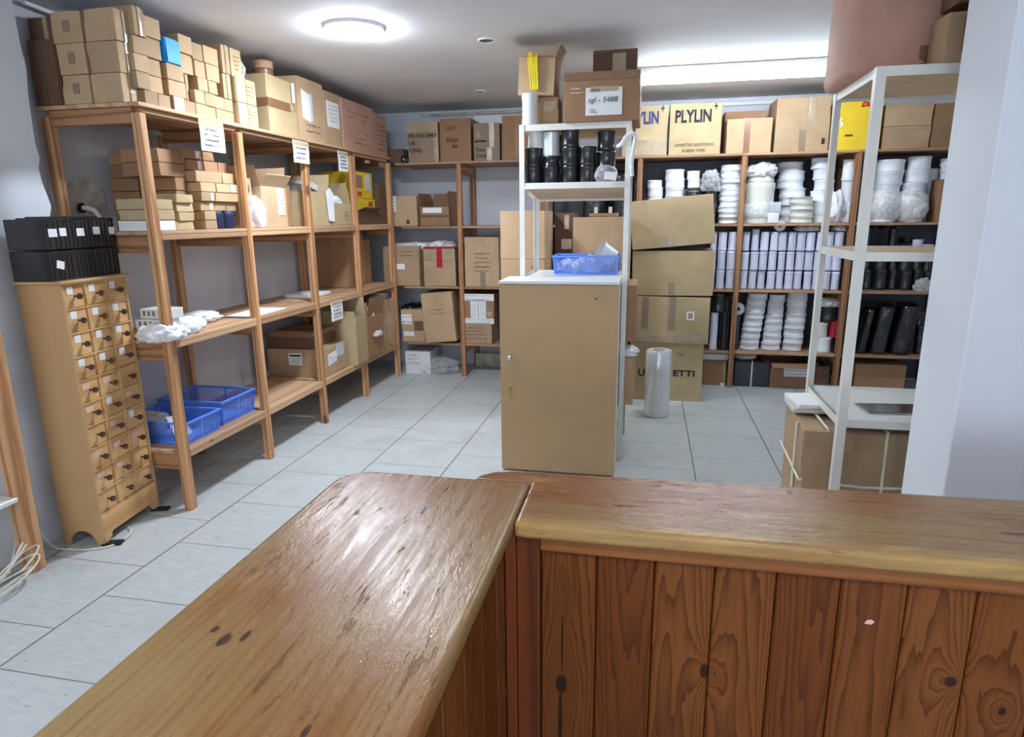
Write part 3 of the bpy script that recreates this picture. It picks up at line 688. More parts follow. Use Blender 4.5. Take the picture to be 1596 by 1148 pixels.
# ================================================ LEFT RACK: TOP SHELF
T = 2.0365
g = 'cartons on the top shelf of the left rack'
rz_ = [(T, T+.128), (T+.128, T+.262), (T+.262, T+.398)]
rn = ['bottom', 'middle', 'top']
for k, (z0, z1) in enumerate(rz_):
    carton(f'square kraft carton, {rn[k]} of the three at the near corner of the left rack', (-2.548+.004*k, 2.735, z0, -2.385+.004*k, 2.86, z1), 'card_tan', 'x', seam=None, tape=(.36,.0,.64,1), tmat='tape_clear', group=g)
    carton(f'kraft carton, {rn[k]} of the second column from the near corner of the left rack', (-2.708-.01*(k == 2), 2.735, z0, -2.556, 2.93, z1), 'card_tan', 'y', tape=(.4,.35,.62,.7), tmat='tape_grey', group=g)
carton('dark tall carton standing at the wall end of the left rack top shelf', (-2.87, 2.74, T, -2.722, 3.0, T+.29), 'card_dark', 'y', seam='v', group=g)
carton('dark flat carton on top of the tall one at the wall end of the left rack', (-2.87, 2.76, T+.29, -2.722, 3.0, T+.39), 'card_dark', 'y', tape=(.6,0,.75,1), tmat='tape_clear', group=g)
XS0 = -2.355
small = []   # (y0, y1, z0, z1, dx)
def col(y0, y1, zs, dx=0):
    for a, b_ in zip(zs[:-1], zs[1:]): small.append((y0, y1, T+a, T+b_, dx))
H1 = .0665
col(2.838, 2.923, [0, .07], 0); col(2.925, 3.008, [0, .068], 0)
col(2.862, 2.872, [0,.001], 0) if 0 else None
small += [(2.80, 2.884, T+.0705, T+.147, 0), (2.80, 2.888, T+.1475, T+.224, .0), (2.806, 2.893, T+.2245, T+.301, 0), (2.812, 2.886, T+.3015, T+.425, .01)]
small += [(2.886, 2.976, T+.0705, T+.145, -.01), (2.889, 2.985, T+.1475, T+.224, -.015), (2.894, 2.997, T+.2265, T+.316, -.01), (2.888, 2.995, T+.3165, T+.408, 0)]
small += [(3.108, 3.192, T, T+.068, 0), (3.1925, 3.2775, T, T+.0665, .004), (3.278, 3.362, T, T+.065, 0), (3.363, 3.445, T, T+.064, .003), (3.446, 3.524, T, T+.064, 0)]
small += [(3.022, 3.150, T+.077, T+.152, -.012), (3.02, 3.142, T+.1525, T+.228, -.008)]
small += [(3.2, 3.277, T+.069, T+.136, 0), (3.278, 3.361, T+.067, T+.134, .002), (3.3625, 3.444, T+.065, T+.130, 0)]
small += [(3.151, 3.199, T+.070, T+.205, -.03)]
small += [(3.143, 3.238, T+.2055, T+.300, -.02), (3.128, 3.229, T+.3005, T+.388, -.006)]
small += [(3.243, 3.323, T+.137, T+.206, -.005), (3.324, 3.398, T+.1355, T+.202, 0), (3.24, 3.3235, T+.2065, T+.288, -.01), (3.2305, 3.314, T+.2885, T+.372, -.01)]
small += [(3.3245, 3.432, T+.2035, T+.288, -.004), (3.315, 3.437, T+.2885, T+.378, -.004)]
small += [(3.447, 3.523, T+.0645, T+.130, 0), (3.446, 3.516, T+.1305, T+.262, .006), (3.446, 3.518, T+.2625, T+.41, .012)]
small += [(3.4, 3.444, T+.1355, T+.203, -.05)]
small += [(3.0105, 3.0215, T, T+.001, 0)] if 0 else []
cols = {}
for s_ in small: cols.setdefault(round((s_[0]+s_[1])/2/.09), []).append(s_)
ks = sorted(cols)
for ci_, k in enumerate(ks):
    L = sorted(cols[k], key=lambda s_: (s_[2], s_[0]))
    for ri_, (y0, y1, z0, z1, dx) in enumerate(L):
        lab = f'small kraft carton, {nth(ri_, len(L))} in {["the first","the second","the third","the fourth","the fifth","the sixth","the seventh","the eighth","the ninth","the tenth"][ci_]} column past the near corner cartons on the left rack'
        kw = dict(tape=(.38,0,.62,1), tmat='tape_clear') if z1-z0 > .1 else {}
        carton(lab, (-2.60, y0, z0, XS0+dx, y1, z1), 'card_small', 'x', group='small cartons piled on the left rack top shelf', bulge=.001, jit=.0015, gap=.0008, **kw)
small_b = [(3.024, 3.105, T, T+.074, 0)]
r, dm = carton('white-fronted small carton on the left rack top shelf, below the blue box', (-2.60, 3.024, T, -2.352, 3.105, T+.074), 'card_small', 'x', group=g, force=True, bulge=.001)
patch(r, dm, 'x', .05, .02, .95, .98, 'paper', 'label_sheet'); scrib(r, dm, 'x', .15, .3, .85, .9, 'ink_grey', 3)
carton('dark carton set back in the gap below the bright blue box', (-2.75, 2.988, T+.0, -2.63, 3.018, T+.228), 'card_dark', 'x', group=g, bulge=.001)
carton('bright blue box on top of the small cartons on the left rack', (-2.53, 3.012, T+.229, -2.352, 3.122, T+.345), 'blue_card', 'x', seam=None, group=g, bulge=.001, tape=(.04,.04,.10,.96), tmat='blue_card')
# rear rows that hold up the upper small cartons
carton('long brown carton behind the small cartons on the left rack top shelf', (-2.86, 3.02, T, -2.61, 3.5, T+.22), 'card_brown', 'x', group=g)
carton('flat brown carton behind the small cartons, upper of two on the left rack top shelf', (-2.86, 3.14, T+.221, -2.61, 3.5, T+.38), 'card_brown', 'x', group=g)
# two wide yellowish printed cartons, plus one leaning box in a bag
for k, (a, c_) in enumerate(((0,.125),(.1255,.262))):
    r, dm = carton(f'yellowish printed carton, {"lower" if k == 0 else "upper"} of two beside the pale stepped carton on the left rack', (-2.60, 3.528, T+a, -2.33, 3.722, T+c_), 'card_pale', 'x', seam='v', group=g)
    patch(r, dm, 'x', .08, .45 if k == 0 else .05, .34, .95 if k == 0 else .5, 'paper', 'sticker', .0045); scrib(r, dm, 'x', .45, .3, .9, .8, 'ink_brown', 3, 'printing')
r, dm = carton('narrow pale carton on top of the yellowish printed cartons on the left rack', (-2.56, 3.535, T+.263, -2.35, 3.64, T+.415), 'card_pale', 'x', group=g, force=True); scrib(r, dm, 'x', .2, .2, .8, .8, 'ink_brown', 4, 'printing')
o = blob('plastic_bag', 'clear_film', (-2.42, 3.68, T+.263), (.05,.035,.13), seed=3); tag(o, 'crumpled clear bag beside the narrow pale carton on the left rack', 'plastic bag')
# pale stepped carton (double, taped round)
r = thing('telescopic_carton', 'pale cream carton in two halves with a brown tape band round its middle', 'box', (0,0,0), group=g)
y0, y1, x1 = 3.865, 4.20, -2.335
b = MB().box(-2.53, y0, T, x1, y1, T+.165, .004, jit=.003); bev(b.build('lower_half', 'card_pale', r))
b = MB().box(-2.515, y0+.004, T+.166, x1-.006, y1-.02, T+.345, .004, jit=.003); bev(b.build('upper_half', 'card_pale', r))
MB().box(-2.535, y0-.002, T+.15, x1+.002, y1-.08, T+.205, .001).build('tape', 'tape_brown', r)
MB().box(x1+.0005, y1-.055, T+.21, x1+.016, y1-.035, T+.335, .004).build('paper_handle', 'paper', r)
# rolls of brown tape stacked behind it
for (x, y, n, r_) in ((-2.61, 4.05, 5, .058), (-2.58, 4.28, 5, .062), (-2.66, 4.52, 4, .05)):
    pass
for j, (x, y, n, r_, z0) in enumerate(((-2.62, 4.02, 9, .062, T), (-2.44, 4.01, 2, .062, T+.3465))):
    for i in range(n):
        q = thing('tape_roll', f'brown parcel tape roll, {nth(i, n)} in the {"tall stack behind" if j == 0 else "pair on top of"} the pale stepped carton', 'tape roll', (x, y, z0+i*.0485), 0, 'rolls of brown tape on the left rack')
        MB().lathe([(r_-.002,0),(r_,.002),(r_,.044),(r_-.002,.046),(.04,.046),(.04,0),(r_-.002,0)], seg=26).build('winding', 'kraft_roll' if i % 2 else 'tape_brown', q, True)
        MB().lathe([(.0395,.0),(.0395,.047),(.037,.047),(.037,0),(.0395,0)], seg=22).build('core', 'card_small', q, True)
# two large tan cartons side by side with papers stuck on
r, dm = carton('tall tan carton with a leaning white document pouch, left rack top shelf', (-2.62, 4.215, T, -2.325, 4.565, T+.40), 'card_tan', 'x', seam=None, group=g, force=True)
patch(r, dm, 'x', .12, .34, .42, .80, 'paper', 'document_pouch', .003, skew=-.02); patch(r, dm, 'x', .44, .32, .52, .76, 'paper_grey', 'sticker', .003); scrib(r, dm, 'x', .2, .1, .9, .3, 'ink_brown', 2, 'printing')
r, dm = carton('tan carton with a square white delivery sheet, left rack top shelf', (-2.62, 4.57, T, -2.325, 4.84, T+.372), 'card_tan', 'x', group=g, force=True)
patch(r, dm, 'x', .15, .34, .85, .82, 'paper', 'delivery_sheet', .002); scrib(r, dm, 'x', .22, .42, .8, .78, 'ink_grey', 5)
r, dm = carton('wide pinkish carton with rows of stencilled writing, left rack top shelf', (-2.62, 4.845, T, -2.32, 5.43, T+.368), 'card_pink', 'x', group=g, force=True, bulge=.008)
scrib(r, dm, 'x', .14, .22, .88, .82, 'ink_brown', 6, 'printing'); scrib(r, dm, 'x', .3, .1, .9, .22, 'ink_brown', 1, 'printing')
r, dm = carton('pinkish carton at the far end of the left rack top shelf', (-2.62, 5.435, T, -2.33, 5.74, T+.345), 'card_pink', 'x', group=g, force=True, bulge=.006)
scrib(r, dm, 'x', .25, .1, .9, .8, 'ink_brown', 6, 'printing')
for i in range(4): pass
carton('low dark carton in the corner between the two wooden racks', (-2.60, 5.86, TZ+.001, -2.22, 6.2, TZ+.13), 'card_dark', 'y', seam='h')
# paper sheets hanging from the top shelf edge, and one on the post below
def hang(label, px0, px1, pyt, pyb, X, rows=4, words=None, tilt=0):
    a = ux(px0, (pyt+pyb)/2, X); c_ = ux(px1, (pyt+pyb)/2, X); tz = ux((px0+px1)/2, pyt, X).z; bz = ux((px0+px1)/2, pyb, X).z
    w, h = c_.y-a.y, tz-bz
    r = thing('paper_notice', label, 'notice', (X, (a.y+c_.y)/2, bz), group='notices pinned to the left rack', rx=tilt)
    b = MB(); 
    for i in range(6): b.box(.0012*((i*i) % 5)*.4, -w/2, h*i/6, .0012*((i*i) % 5)*.4+.0012, w/2, h*(i+1)/6)
    b.build('sheet', 'paper', r); MB().box(.0025, -w/2+.01, h-.03, .0035, w/2-.01, h-.004).build('adhesive_tape', 'card_pale', r)
    if words:
        for i, s_ in enumerate(words): text(s_, 'ink', r, (.004, -w*.36, h*(.70-.2*i)), 'x', h*.15, 'handwriting', shear=.25)
    else: [scrib(r, (0.004, w, h), 'x', .12, .12, .85, .80, 'ink_blue' if rows == 3 else 'ink', rows) for _ in range(2 if w > .15 else 1)]
hang('largest white handwritten notice hanging from the left rack top shelf, near the second post', 312, 349, 189, 236, -2.302, 4)
hang('white handwritten notice hanging above the third post of the left rack', 457, 481, 220, 254, -2.302, 3)
hang('small white notice hanging from the left rack top shelf beside the fourth post', 527, 542, 236, 267, -2.302, 4)
hang('white notice hanging from the middle shelf of the left rack above a pale open carton', 516, 534, 468, 499, -2.312, 4)
for px, py in ((573, 252), (595, 256)):
    p = ux(px, py, -2.30); tag(MB().box(-.002, -.045, -.012, .002, .045, .012).build('shelf_ticket', 'card_pink', None, loc=(-2.304, p.y, p.z-.0), rot=(.06,0,0)), f'small pinkish ticket on the top shelf edge of the left rack, {"nearer" if px < 580 else "farther"} of two', 'ticket')
# ================================================ LEFT RACK: SECOND SHELF FROM TOP (z 1.452)
S = 1.4535
for i in range(4):
    lx = [-2.36,-2.352,-2.357,-2.345][i]
    carton(f'small pale carton, {nth(i,4)} of the front stack just inside the near post, left rack', (lx-.20, 2.948+.008*((i*2) % 3), S+i*.0455, lx, 3.075+.006*(i % 3), S+(i+1)*.0455), 'card_pale', 'x', group='small pale cartons on the left rack', bulge=.001)
for i in range(3):
    carton(f'small carton, {["bottom","middle","top"][i]} of the stack left of the near post of the left rack', (-2.52+.012*(i == 1), 2.742, S+i*.051, -2.35, 2.93, S+(i+1)*.051), 'white_board' if i == 0 else 'card_olive', 'y', group='cartons left of the near post')
zz = [0, .049, .099, .149, .199, .251, .312, .371, .42]
k = 0
for i in range(8):
    a, c_ = S+zz[i], S+zz[i+1]-.0004
    spans = {0: [(3.20,3.50)], 1: [(3.15,3.32)], 2: [(3.176,3.29),(3.292,3.395),(3.397,3.50)], 3: [(3.168,3.283),(3.285,3.50)], 4: [(3.168,3.30),(3.302,3.50)], 5: [(3.165,3.39),(3.392,3.50)], 6: [(3.172,3.29),(3.30,3.42),(3.425,3.5)], 7: [(3.15,3.29),(3.295,3.39)]}[i]
    if i in (0,1): spans = [(3.176, 3.276)]
    for (y0, y1) in spans:
        k += 1; side_ = ' right' if y0 > 3.38 else (' middle' if y0 > 3.25 else ' left')
        dk = i > 5
        r, dm = carton(f'flat brown carton in the {["lowest","second","third","fourth","fifth","sixth","seventh","top"][i]} layer of the high pile in the first bay, {side_.strip()} part of the layer', (-2.66, y0, a, -2.36-.02*(i % 3 == 2)-(.06 if dk else 0), y1-.001, c_), 'card_small' if not dk else 'card_brown', 'x', group='flat cartons piled in the first bay of the left rack', bulge=.001, force=(k % 3 == 0))
        if k % 3 == 0: patch(r, dm, 'x', .62, .1, .8, .9, 'paper', 'sticker')
carton('long dark carton running back to the wall beside the high pile, lower of two', (-2.84, 2.98, S+.21, -2.665, 3.16, S+.32), 'card_dark', 'y') if 0 else None
for i in range(6):
    carton(f'wide brown carton at the back of the first bay, {nth(i,6)} of its pile against the left wall', (-2.84, 3.09 if i > 3 else 3.08, S+i*.068, -2.67, 3.45, S+(i+1)*.068), 'card_brown', 'y', group='wide cartons at the back of the first bay')
for i in range(6):
    carton(f'brown carton filling the gap behind the pale front stack, {nth(i,6)} of its pile', (-2.66, 2.975 if i > 3 else 3.08, S+i*.068, -2.44, 3.17 if i > 3 else 3.162, S+(i+1)*.068), 'card_brown', 'y', group='brown cartons behind the pale front stack')
for i, (y, nm) in enumerate(((3.33,'left'),(3.43,'right'))):
    q = thing('navy_ribbon_bundle', f'{nm} bundle of navy blue ribbon on the shelf below the flat cartons', 'ribbon bundle', (-2.415, y, S), group='navy ribbon bundles')
    MB().lathe([(.044,0),(.048,.012),(.046,.03),(.049,.045),(.047,.06),(.049,.075),(.046,.092),(.04,.099),(.012,.1)], seg=24).build('winding', 'navy', q, True)
# bay 2
r, dm = carton('tan carton with a leaning white sheet marked with a circled sign, second bay of the left rack', (-2.68, 3.56, S, -2.40, 3.70, S+.30), 'card_tan', 'x', force=True); patch(r, dm, 'x', .02, .62, .6, .98, 'paper', 'sheet'); text('(3)1', 'ink_blue', r, fpos(dm, 'x', .12, .72, .003), 'x', .06, 'handwriting')
open_box('large open tan carton with a long white barcode label, second bay of the left rack', (-2.70, 3.715, S, -2.352, 4.0, S+.25), 'card_tan', [('f', 20), ('b', 8), ('r', 35, .25), ('l', 0, .4)])
def last(name): return [o for o in COL.objects if o.name.startswith(name) and not o.parent][-1]
ob = last('open_cardboard_box'); dm = (.348,.285,.25)
patch(ob, dm, 'x', .62, .3, .86, .98, 'paper', 'barcode_label'); scrib(ob, dm, 'x', .65, .35, .84, .9, 'ink', 6, 'barcode')
o = blob('plastic_bag', 'milky_film', (-2.39, 3.68, S), (.06,.075,.17), seed=5, flat=.7, amp=.22); tag(o, 'clear bag of white ribbon in front of the open carton, second bay of the left rack', 'plastic bag')
q = thing('ribbon_roll', 'white ribbon roll inside the clear bag in the second bay of the left rack', 'ribbon roll', (-2.40, 3.68, S+.005)); MB().cyl((0,0,0), .038, .09, 24, bev=.004).build('winding', 'white_plastic', q, True)
carton('brown carton at the back of the second bay of the left rack, beside the third post', (-2.78, 4.02, S, -2.45, 4.22, S+.28), 'card_brown', 'x', seam='v')
# bay 3
carton('white flat box lying on the carton beside the third post of the left rack', (-2.7, 4.05, S+.281, -2.48, 4.21, S+.35), 'white_board', 'x')
ob, dm = open_box('open tan carton with a torn corner and white sheets spilling out, third bay of the left rack', (-2.68, 4.30, S, -2.355, 4.60, S+.24), 'card_olive', [('b', 15), ('l', 5, .3)])
ob, dm = open_box('pale open carton with white cloth on top, third bay of the left rack', (-2.64, 4.62, S, -2.352, 4.96, S+.165), 'card_pale', [('l', 30, .4), ('b', -20, .5)])
scrib(ob, dm, 'x', .6, .2, .95, .7, 'ink_grey', 3)
for (y, z, rx_, nm) in ((4.40, S+.245, .15, 'flat on'), (4.52, S+.26, -.2, 'leaning on')):
    tag(MB().box(-.09, -.07, 0, .09, .07, .05, .004).build('white_box', 'white_board', None, loc=(-2.52, y, z), rot=(rx_, 0, .1)), f'small white box {nm} the torn open carton in the third bay of the left rack', 'box')
tag(MB().quadprism([(0,-.05,-.16),(0,.03,-.18),(0,.07,.02),(0,.02,.07),(0,-.04,.05)], (.004,0,0)).build('paper_sheet', 'paper', None, loc=(-2.345, 4.59, S+.2), rot=(.15,0,0)), 'white torn paper sheet hanging over the open cartons in the third bay of the left rack', 'paper')
o = blob('cloth', 'white_plastic', (-2.48, 4.80, S+.12), (.10,.13,.10), seed=8, amp=.3, flat=.4); tag(o, 'crumpled white cloth lying in the pale open carton, third bay of the left rack', 'cloth')
# bay 4
r, dm = carton('bright yellow courier carton with brown flap, upper of two in the far bay of the left rack', (-2.66, 5.10, S+.215, -2.37, 5.45, S+.43), 'yellow_card', 'x', force=True)
patch(r, dm, 'x', .6, .3, .85, .9, 'paper_grey', 'sticker'); patch(r, dm, 'x', .04, .4, .4, .85, 'card_brown', 'sticker'); text('DHL', 'ink_red', r, fpos(dm, 'x', .1, .1, .003), 'x', .045, bold=.002, shear=.3)
r, dm = carton('yellow courier carton, lower of two in the far bay of the left rack', (-2.65, 5.12, S+.115, -2.36, 5.47, S+.214), 'yellow_card', 'x', force=True); text('DHL', 'ink_red', r, fpos(dm, 'x', .55, .4, .003), 'x', .05, bold=.002, shear=.3)
ob, dm = open_box('torn brown open carton carrying the yellow cartons in the far bay of the left rack', (-2.68, 5.08, S, -2.35, 5.50, S+.112), 'card_dark', [('r', 70, .2)])
o = carton('dark carton beside the yellow cartons, far bay of the left rack', (-2.62, 5.53, S, -2.36, 5.725, S+.36), 'card_dark', 'x', seam='v')
# ================================================ LEFT RACK: MIDDLE SHELF (z .915)
S = .9165
for i, (x, y, z, rz0, lab) in enumerate(((-2.42, 2.80, S, .1, 'bottom'), (-2.45, 2.83, S+.0505, .02, 'middle'), (-2.43, 2.845, S+.101, -.1, 'top'))):
    r = thing('white_box', f'{lab} white barcode-labelled box in the pile at the near end of the middle shelf, left rack', 'box', (x, y, z), rz0, 'white boxes on the middle shelf')
    MB().box(-.08,-.06,0,.08,.06,.049,.002).build('body', 'white_board', r); 
    for k in range(3): MB().box(-.06+.03*k, -.0615, .015, -.045+.03*k, -.0605, .04).build('barcode', 'ink_grey', r)
for i, (x, y, rx_, ry_, rz2) in enumerate(((-2.40,2.98,.07,.07,.06),(-2.52,3.03,.08,.06,.05),(-2.39,2.88,.06,.06,.035),(-2.47,3.13,.06,.05,.04))):
    o = blob('wrapped_packet', 'white_plastic', (x, y, S+(0.0)), (rx_,ry_,rz2*1.3), seed=20+i, amp=.14, flat=.55); tag(o, f'white wrapped packet, {["first","second","third","fourth"][i]} from the near post along the middle shelf of the left rack', 'packet')
o = blob('plastic_bag', 'milky_film', (-2.38, 2.765, S), (.10,.085,.075), seed=31, amp=.3); tag(o, 'crumpled clear bag of white ribbon at the near end of the middle shelf, left rack', 'plastic bag')
o = blob('plastic_bag', 'milky_film', (-2.60, 3.34, S), (.10,.11,.05), seed=33, amp=.3); tag(o, 'flat crumpled clear bag on the middle shelf between the first two posts, left rack', 'plastic bag')
tag(MB().box(-.10,-.21,0,.10,.21,.003).build('paper_sheet', 'paper', None, loc=(-2.47, 3.72, S), rot=(0,0,.05)), 'loose white sheet lying on the middle shelf behind the second post, left rack', 'paper')
tag(MB().box(-.12,-.15,0,.12,.15,.022,.002).build('white_flat_box', 'paper', None, loc=(-2.60, 4.62, S), rot=(0,0,.05)), 'flat white pad on the middle shelf in the third bay, left rack', 'paper')
carton('tall brown carton standing in the far bay on the middle shelf of the left rack', (-2.84, 5.18, S, -2.52, 5.52, S+.48), 'card_brown', 'y', seam='v')
carton('brown carton leaning beyond the tall one in the far bay, middle shelf of the left rack', (-2.80, 5.54, S, -2.55, 5.725, S+.40), 'card_brown', 'x', seam='v')
# ================================================ LEFT RACK: BOTTOM SHELF (z .33)
S = .3315
def basket(label, x, y, z, L, Wd, H, rz=0, mat='blue_plastic', mesh='blue_deep', group=None):
    """L along local x, Wd along local y, tapered lattice walls"""
    t = thing('plastic_basket', label, 'basket', (x, y, z), rz, group); tp = .9
    l0, w0 = L/2*tp, Wd/2*tp; l1, w1 = L/2-.012, Wd/2-.012
    MB().box(-l0, -w0, 0, l0, w0, .004, .001).build('base', mat, t)
    b = MB(); o = .014
    for (x0,y0,x1,y1) in ((-L/2,-Wd/2,L/2,-Wd/2+o),(-L/2,Wd/2-o,L/2,Wd/2),(-L/2,-Wd/2+o,-L/2+o,Wd/2-o),(L/2-o,-Wd/2+o,L/2,Wd/2-o)): b.box(x0,y0,H-.012,x1,y1,H,.002)
    b.build('rim', mat, t)
    b = MB()
    def wall(A, B, C, D):  # bottom A->B, top D->C
        A, B, C, D = map(Vector, (A, B, C, D)); n = max(6, int((B-A).length/.0125)); hN = max(4, int(H/.0125)); N = (B-A).cross(D-A).normalized()*.002
        for i in range(n+1):
            u = i/n; p = A.lerp(B, u); q = D.lerp(C, u); d = (B-A).normalized()*(.0017 if i not in (0, n//2, n) else .006)
            b.quadprism([p-d, p+d, q+d, q-d], N)
        for j in range(hN+1):
            v = j/hN; p = A.lerp(D, v); q = B.lerp(C, v); d = (D-A).normalized()*(.0014 if j not in (0,) else .005)
            b.quadprism([p-d, q-d, q+d, p+d], N*.8)
    h0, h1 = .004, H-.012
    wall((-l0,-w0,h0),(l0,-w0,h0),(l1,-w1,h1),(-l1,-w1,h1)); wall((l0,w0,h0),(-l0,w0,h0),(-l1,w1,h1),(l1,w1,h1))
    wall((-l0,w0,h0),(-l0,-w0,h0),(-l1,-w1,h1),(-l1,w1,h1)); wall((l0,-w0,h0),(l0,w0,h0),(l1,w1,h1),(l1,-w1,h1))
    b.build('lattice', mat, t)
    return t
basket('smaller blue plastic basket holding white rolls, bottom shelf of the left rack', -2.575, 2.965, S, .44, .30, .125, 0)
basket('larger blue plastic basket behind the smaller one, bottom shelf of the left rack', -2.595, 3.32, S, .44, .34, .145, 0)
for (x, y, z, a, lab) in ((-2.62, 2.93, S+.062, .25, 'nearer'), (-2.70, 3.0, S+.062, -.1, 'farther')):
    q = thing('label_roll', f'{lab} white roll with a dark core lying in the smaller blue basket', 'roll', (x, y, z), a, 'white rolls in the blue basket')
    M = Matrix.Rotation(PI/2, 4, 'Y')
    MB().lathe([(.056,-.05),(.056,.05),(.02,.05),(.02,-.05),(.056,-.05)], seg=30, M=M).build('winding', 'white_board', q, True)
    MB().lathe([(.0195,-.051),(.0195,.051),(.016,.051),(.016,-.051),(.0195,-.051)], seg=18, M=M).build('core', 'ink_grey', q, True)
tag(MB().quadprism([(0,-.06,0),(0,.07,0),(0,.06,.12),(0,-.04,.14)], (.004,0,0)).build('paper_sheet', 'paper', None, loc=(-2.46, 2.92, S+.01), rot=(0,-.5,0)), 'white sheet propped in the smaller blue basket in front of the rolls', 'paper')
r, dm = carton('wide tan carton with white printed labels on two sides, bottom shelf of the left rack', (-2.82, 4.33, S, -2.352, 4.75, S+.215), 'card_tan', 'y', force=True)
patch(r, dm, 'y', .38, .42, .62, .86, 'paper', 'printed_label'); scrib(r, dm, 'y', .40, .46, .60, .70, 'ink', 3); patch(r, dm, 'y', .40, .74, .60, .80, 'ink', 'printed_line', .0018)
patch(r, dm, 'x', .16, .36, .48, .76, 'paper', 'printed_label', .0016, skew=.01); patch(r, dm, 'x', .5, .55, .78, 1.0, 'paper_grey', 'printed_label', .0016); scrib(r, dm, 'x', .2, .4, .46, .7, 'ink_grey', 3)
r, dm = carton('dark lidded tray box lying on the wide labelled carton, bottom shelf of the left rack', (-2.80, 4.345, S+.2165, -2.45, 4.73, S+.335), 'card_dark', 'y', force=True)
MB().box(-dm[0]/2-.002, -dm[1]/2-.003, dm[2]-.03, dm[0]/2+.002, dm[1]/2+.003, dm[2]+.003, .002).build('lid', 'card_brown', r)
open_box('tall pale open carton jutting out of the bottom shelf by the fourth post of the left rack', (-2.58, 4.765, S, -2.285, 4.972, S+.385), 'card_olive', [('f', 8, .3), ('b', -8, .75), ('l', 10, .4)])
open_box('worn open brown carton with a silver bag on top, far bay of the bottom shelf, left rack', (-2.66, 5.045, S, -2.31, 5.38, S+.36), 'card_brown', [('r', 12, .45), ('b', 0), ('f', -12, .35)])
o = blob('plastic_bag', 'silver_film', (-2.42, 5.16, S+.34), (.10,.09,.09), seed=41, amp=.3); tag(o, 'crumpled silvery bag on the worn open carton, far bay of the left rack', 'plastic bag')
o = blob('plastic_bag', 'milky_film', (-2.285, 5.20, S+.17), (.02,.08,.04), seed=42, amp=.3); tag(o, 'strip of white plastic hanging out of the worn open carton, far bay of the left rack', 'plastic bag')
carton('brown carton standing last on the bottom shelf of the left rack', (-2.66, 5.43, S, -2.34, 5.72, S+.44), 'card_tan', 'x', seam='v', tape=(.45,0,.6,1), tmat='tape_clear')
# ================================================ BACK RACK, LEFT HALF
g = 'cartons on top of the back rack'
def pb(px0, pyt, px1, pyb, zsnap, Y=YF+.01, depth=.36, top=None):
    """front rectangle seen at plane Y, resting at height zsnap"""
    a = uy(px0, (pyt+pyb)/2, Y); b = uy(px1, (pyt+pyb)/2, Y); z1 = uy((px0+px1)/2, pyt, Y).z if top is None else top
    return (a.x, Y, zsnap, b.x, Y+depth, z1)
r, dm = carton('carton wrapped in clear tape with PO number written in capitals, top of the back rack', pb(635,190,683,252,TZ), 'card_grey', 'y', group=g, tape=[(0,.75,1,1),(.86,0,1,.75)], tmat='tape_clear')
for i, s_ in enumerate(('PO NO 5493', 'UK', 'CINQ')): text(s_, 'ink', r, fpos(dm, 'y', .05, .62-.18*i, .006), 'y', .048, 'handwriting', bold=.001)
r, dm = carton('plain brown carton with a large handwritten word, top of the back rack', pb(685,184,734,250,TZ), 'card_brown', 'y', group=g, force=True)
text('18/3', 'ink_brown', r, fpos(dm, 'y', .15, .72, .006), 'y', .06, 'handwriting', shear=.3); text('Elast', 'ink', r, fpos(dm, 'y', .2, .45, .006), 'y', .06, 'handwriting', shear=.3); text('Bia', 'ink', r, fpos(dm, 'y', .38, .32, .006), 'y', .045, 'handwriting', shear=.3)
r, dm = carton('carton with a shiny tape strip and two handwritten words, top of the back rack', pb(738,191,779,250,TZ), 'card_grey', 'y', group=g, tape=[(.6,.35,.8,1),(.5,0,.7,.35)], tmat='tape_clear')
for i, s_ in enumerate(('Tissu', 'Tinda')): text(s_, 'ink', r, fpos(dm, 'y', .05, .25-.16*i, .006), 'y', .045, 'handwriting', shear=.2)
patch(r, dm, 'y', .04, .5, .5, .54, 'ink', 'marker_line', .006); patch(r, dm, 'y', .08, .6, .25, .78, 'card_tan', 'sticker', .006)
tag(MB().box(0,0,0,.27,.003,.10).build('paper_sheet', 'paper', None, loc=(uy(738,192,6.2).x, 6.22, TZ+.33)), 'white sheet sticking up behind the carton with the shiny tape on the back rack', 'paper').location.z = TZ+.001
last('paper_sheet').data.transform(Matrix.Diagonal((1,1,4.35,1)))
carton('smooth reddish brown carton hidden partly by the white centre rack, top of the back rack', pb(782,180,822,250,TZ), 'card_brown', 'y', group=g, seam='v')
o = blob('plastic_bag', 'black_film', (uy(632,250,5.83).x, 5.80, TZ+.001), (.03,.02,.05), seed=50, amp=.3); tag(o, 'small twisted black bag at the corner of the two racks, top of the back rack', 'plastic bag')
# level 3
z = 1.4265
r, dm = carton('tall tan carton with a printed tape strip, third shelf of the back rack beside the corner', pb(612,305,650,352,z,Y=5.85,depth=.42), 'card_tan', 'y', force=True)
patch(r, dm, 'y', -.03, .5, .14, 1.0, 'paper', 'printed_tape', .004); scrib(r, dm, 'y', 0, .52, .13, .98, 'ink', 4, 'printing'); patch(r, dm, 'y', .55, .08, .68, .22, 'ink_brown', 'recycling_mark', .004)
ob, dm = open_box('low open carton with a white label and dark raised flaps, third shelf of the back rack', pb(655,322,700,353,z,Y=5.86,depth=.38), 'card_brown', [('l', 8, .45), ('r', -4, .5), ('b', 10, .35)])
patch(ob, dm, 'y', .1, .68, .75, .95, 'paper', 'label_strip'); patch(ob, dm, 'y', .42, 0, .58, .42, 'tape_grey', 'tape'); patch(ob, dm, 'y', 0, .48, 1, .56, 'card_dark', 'flap_edge', .003)
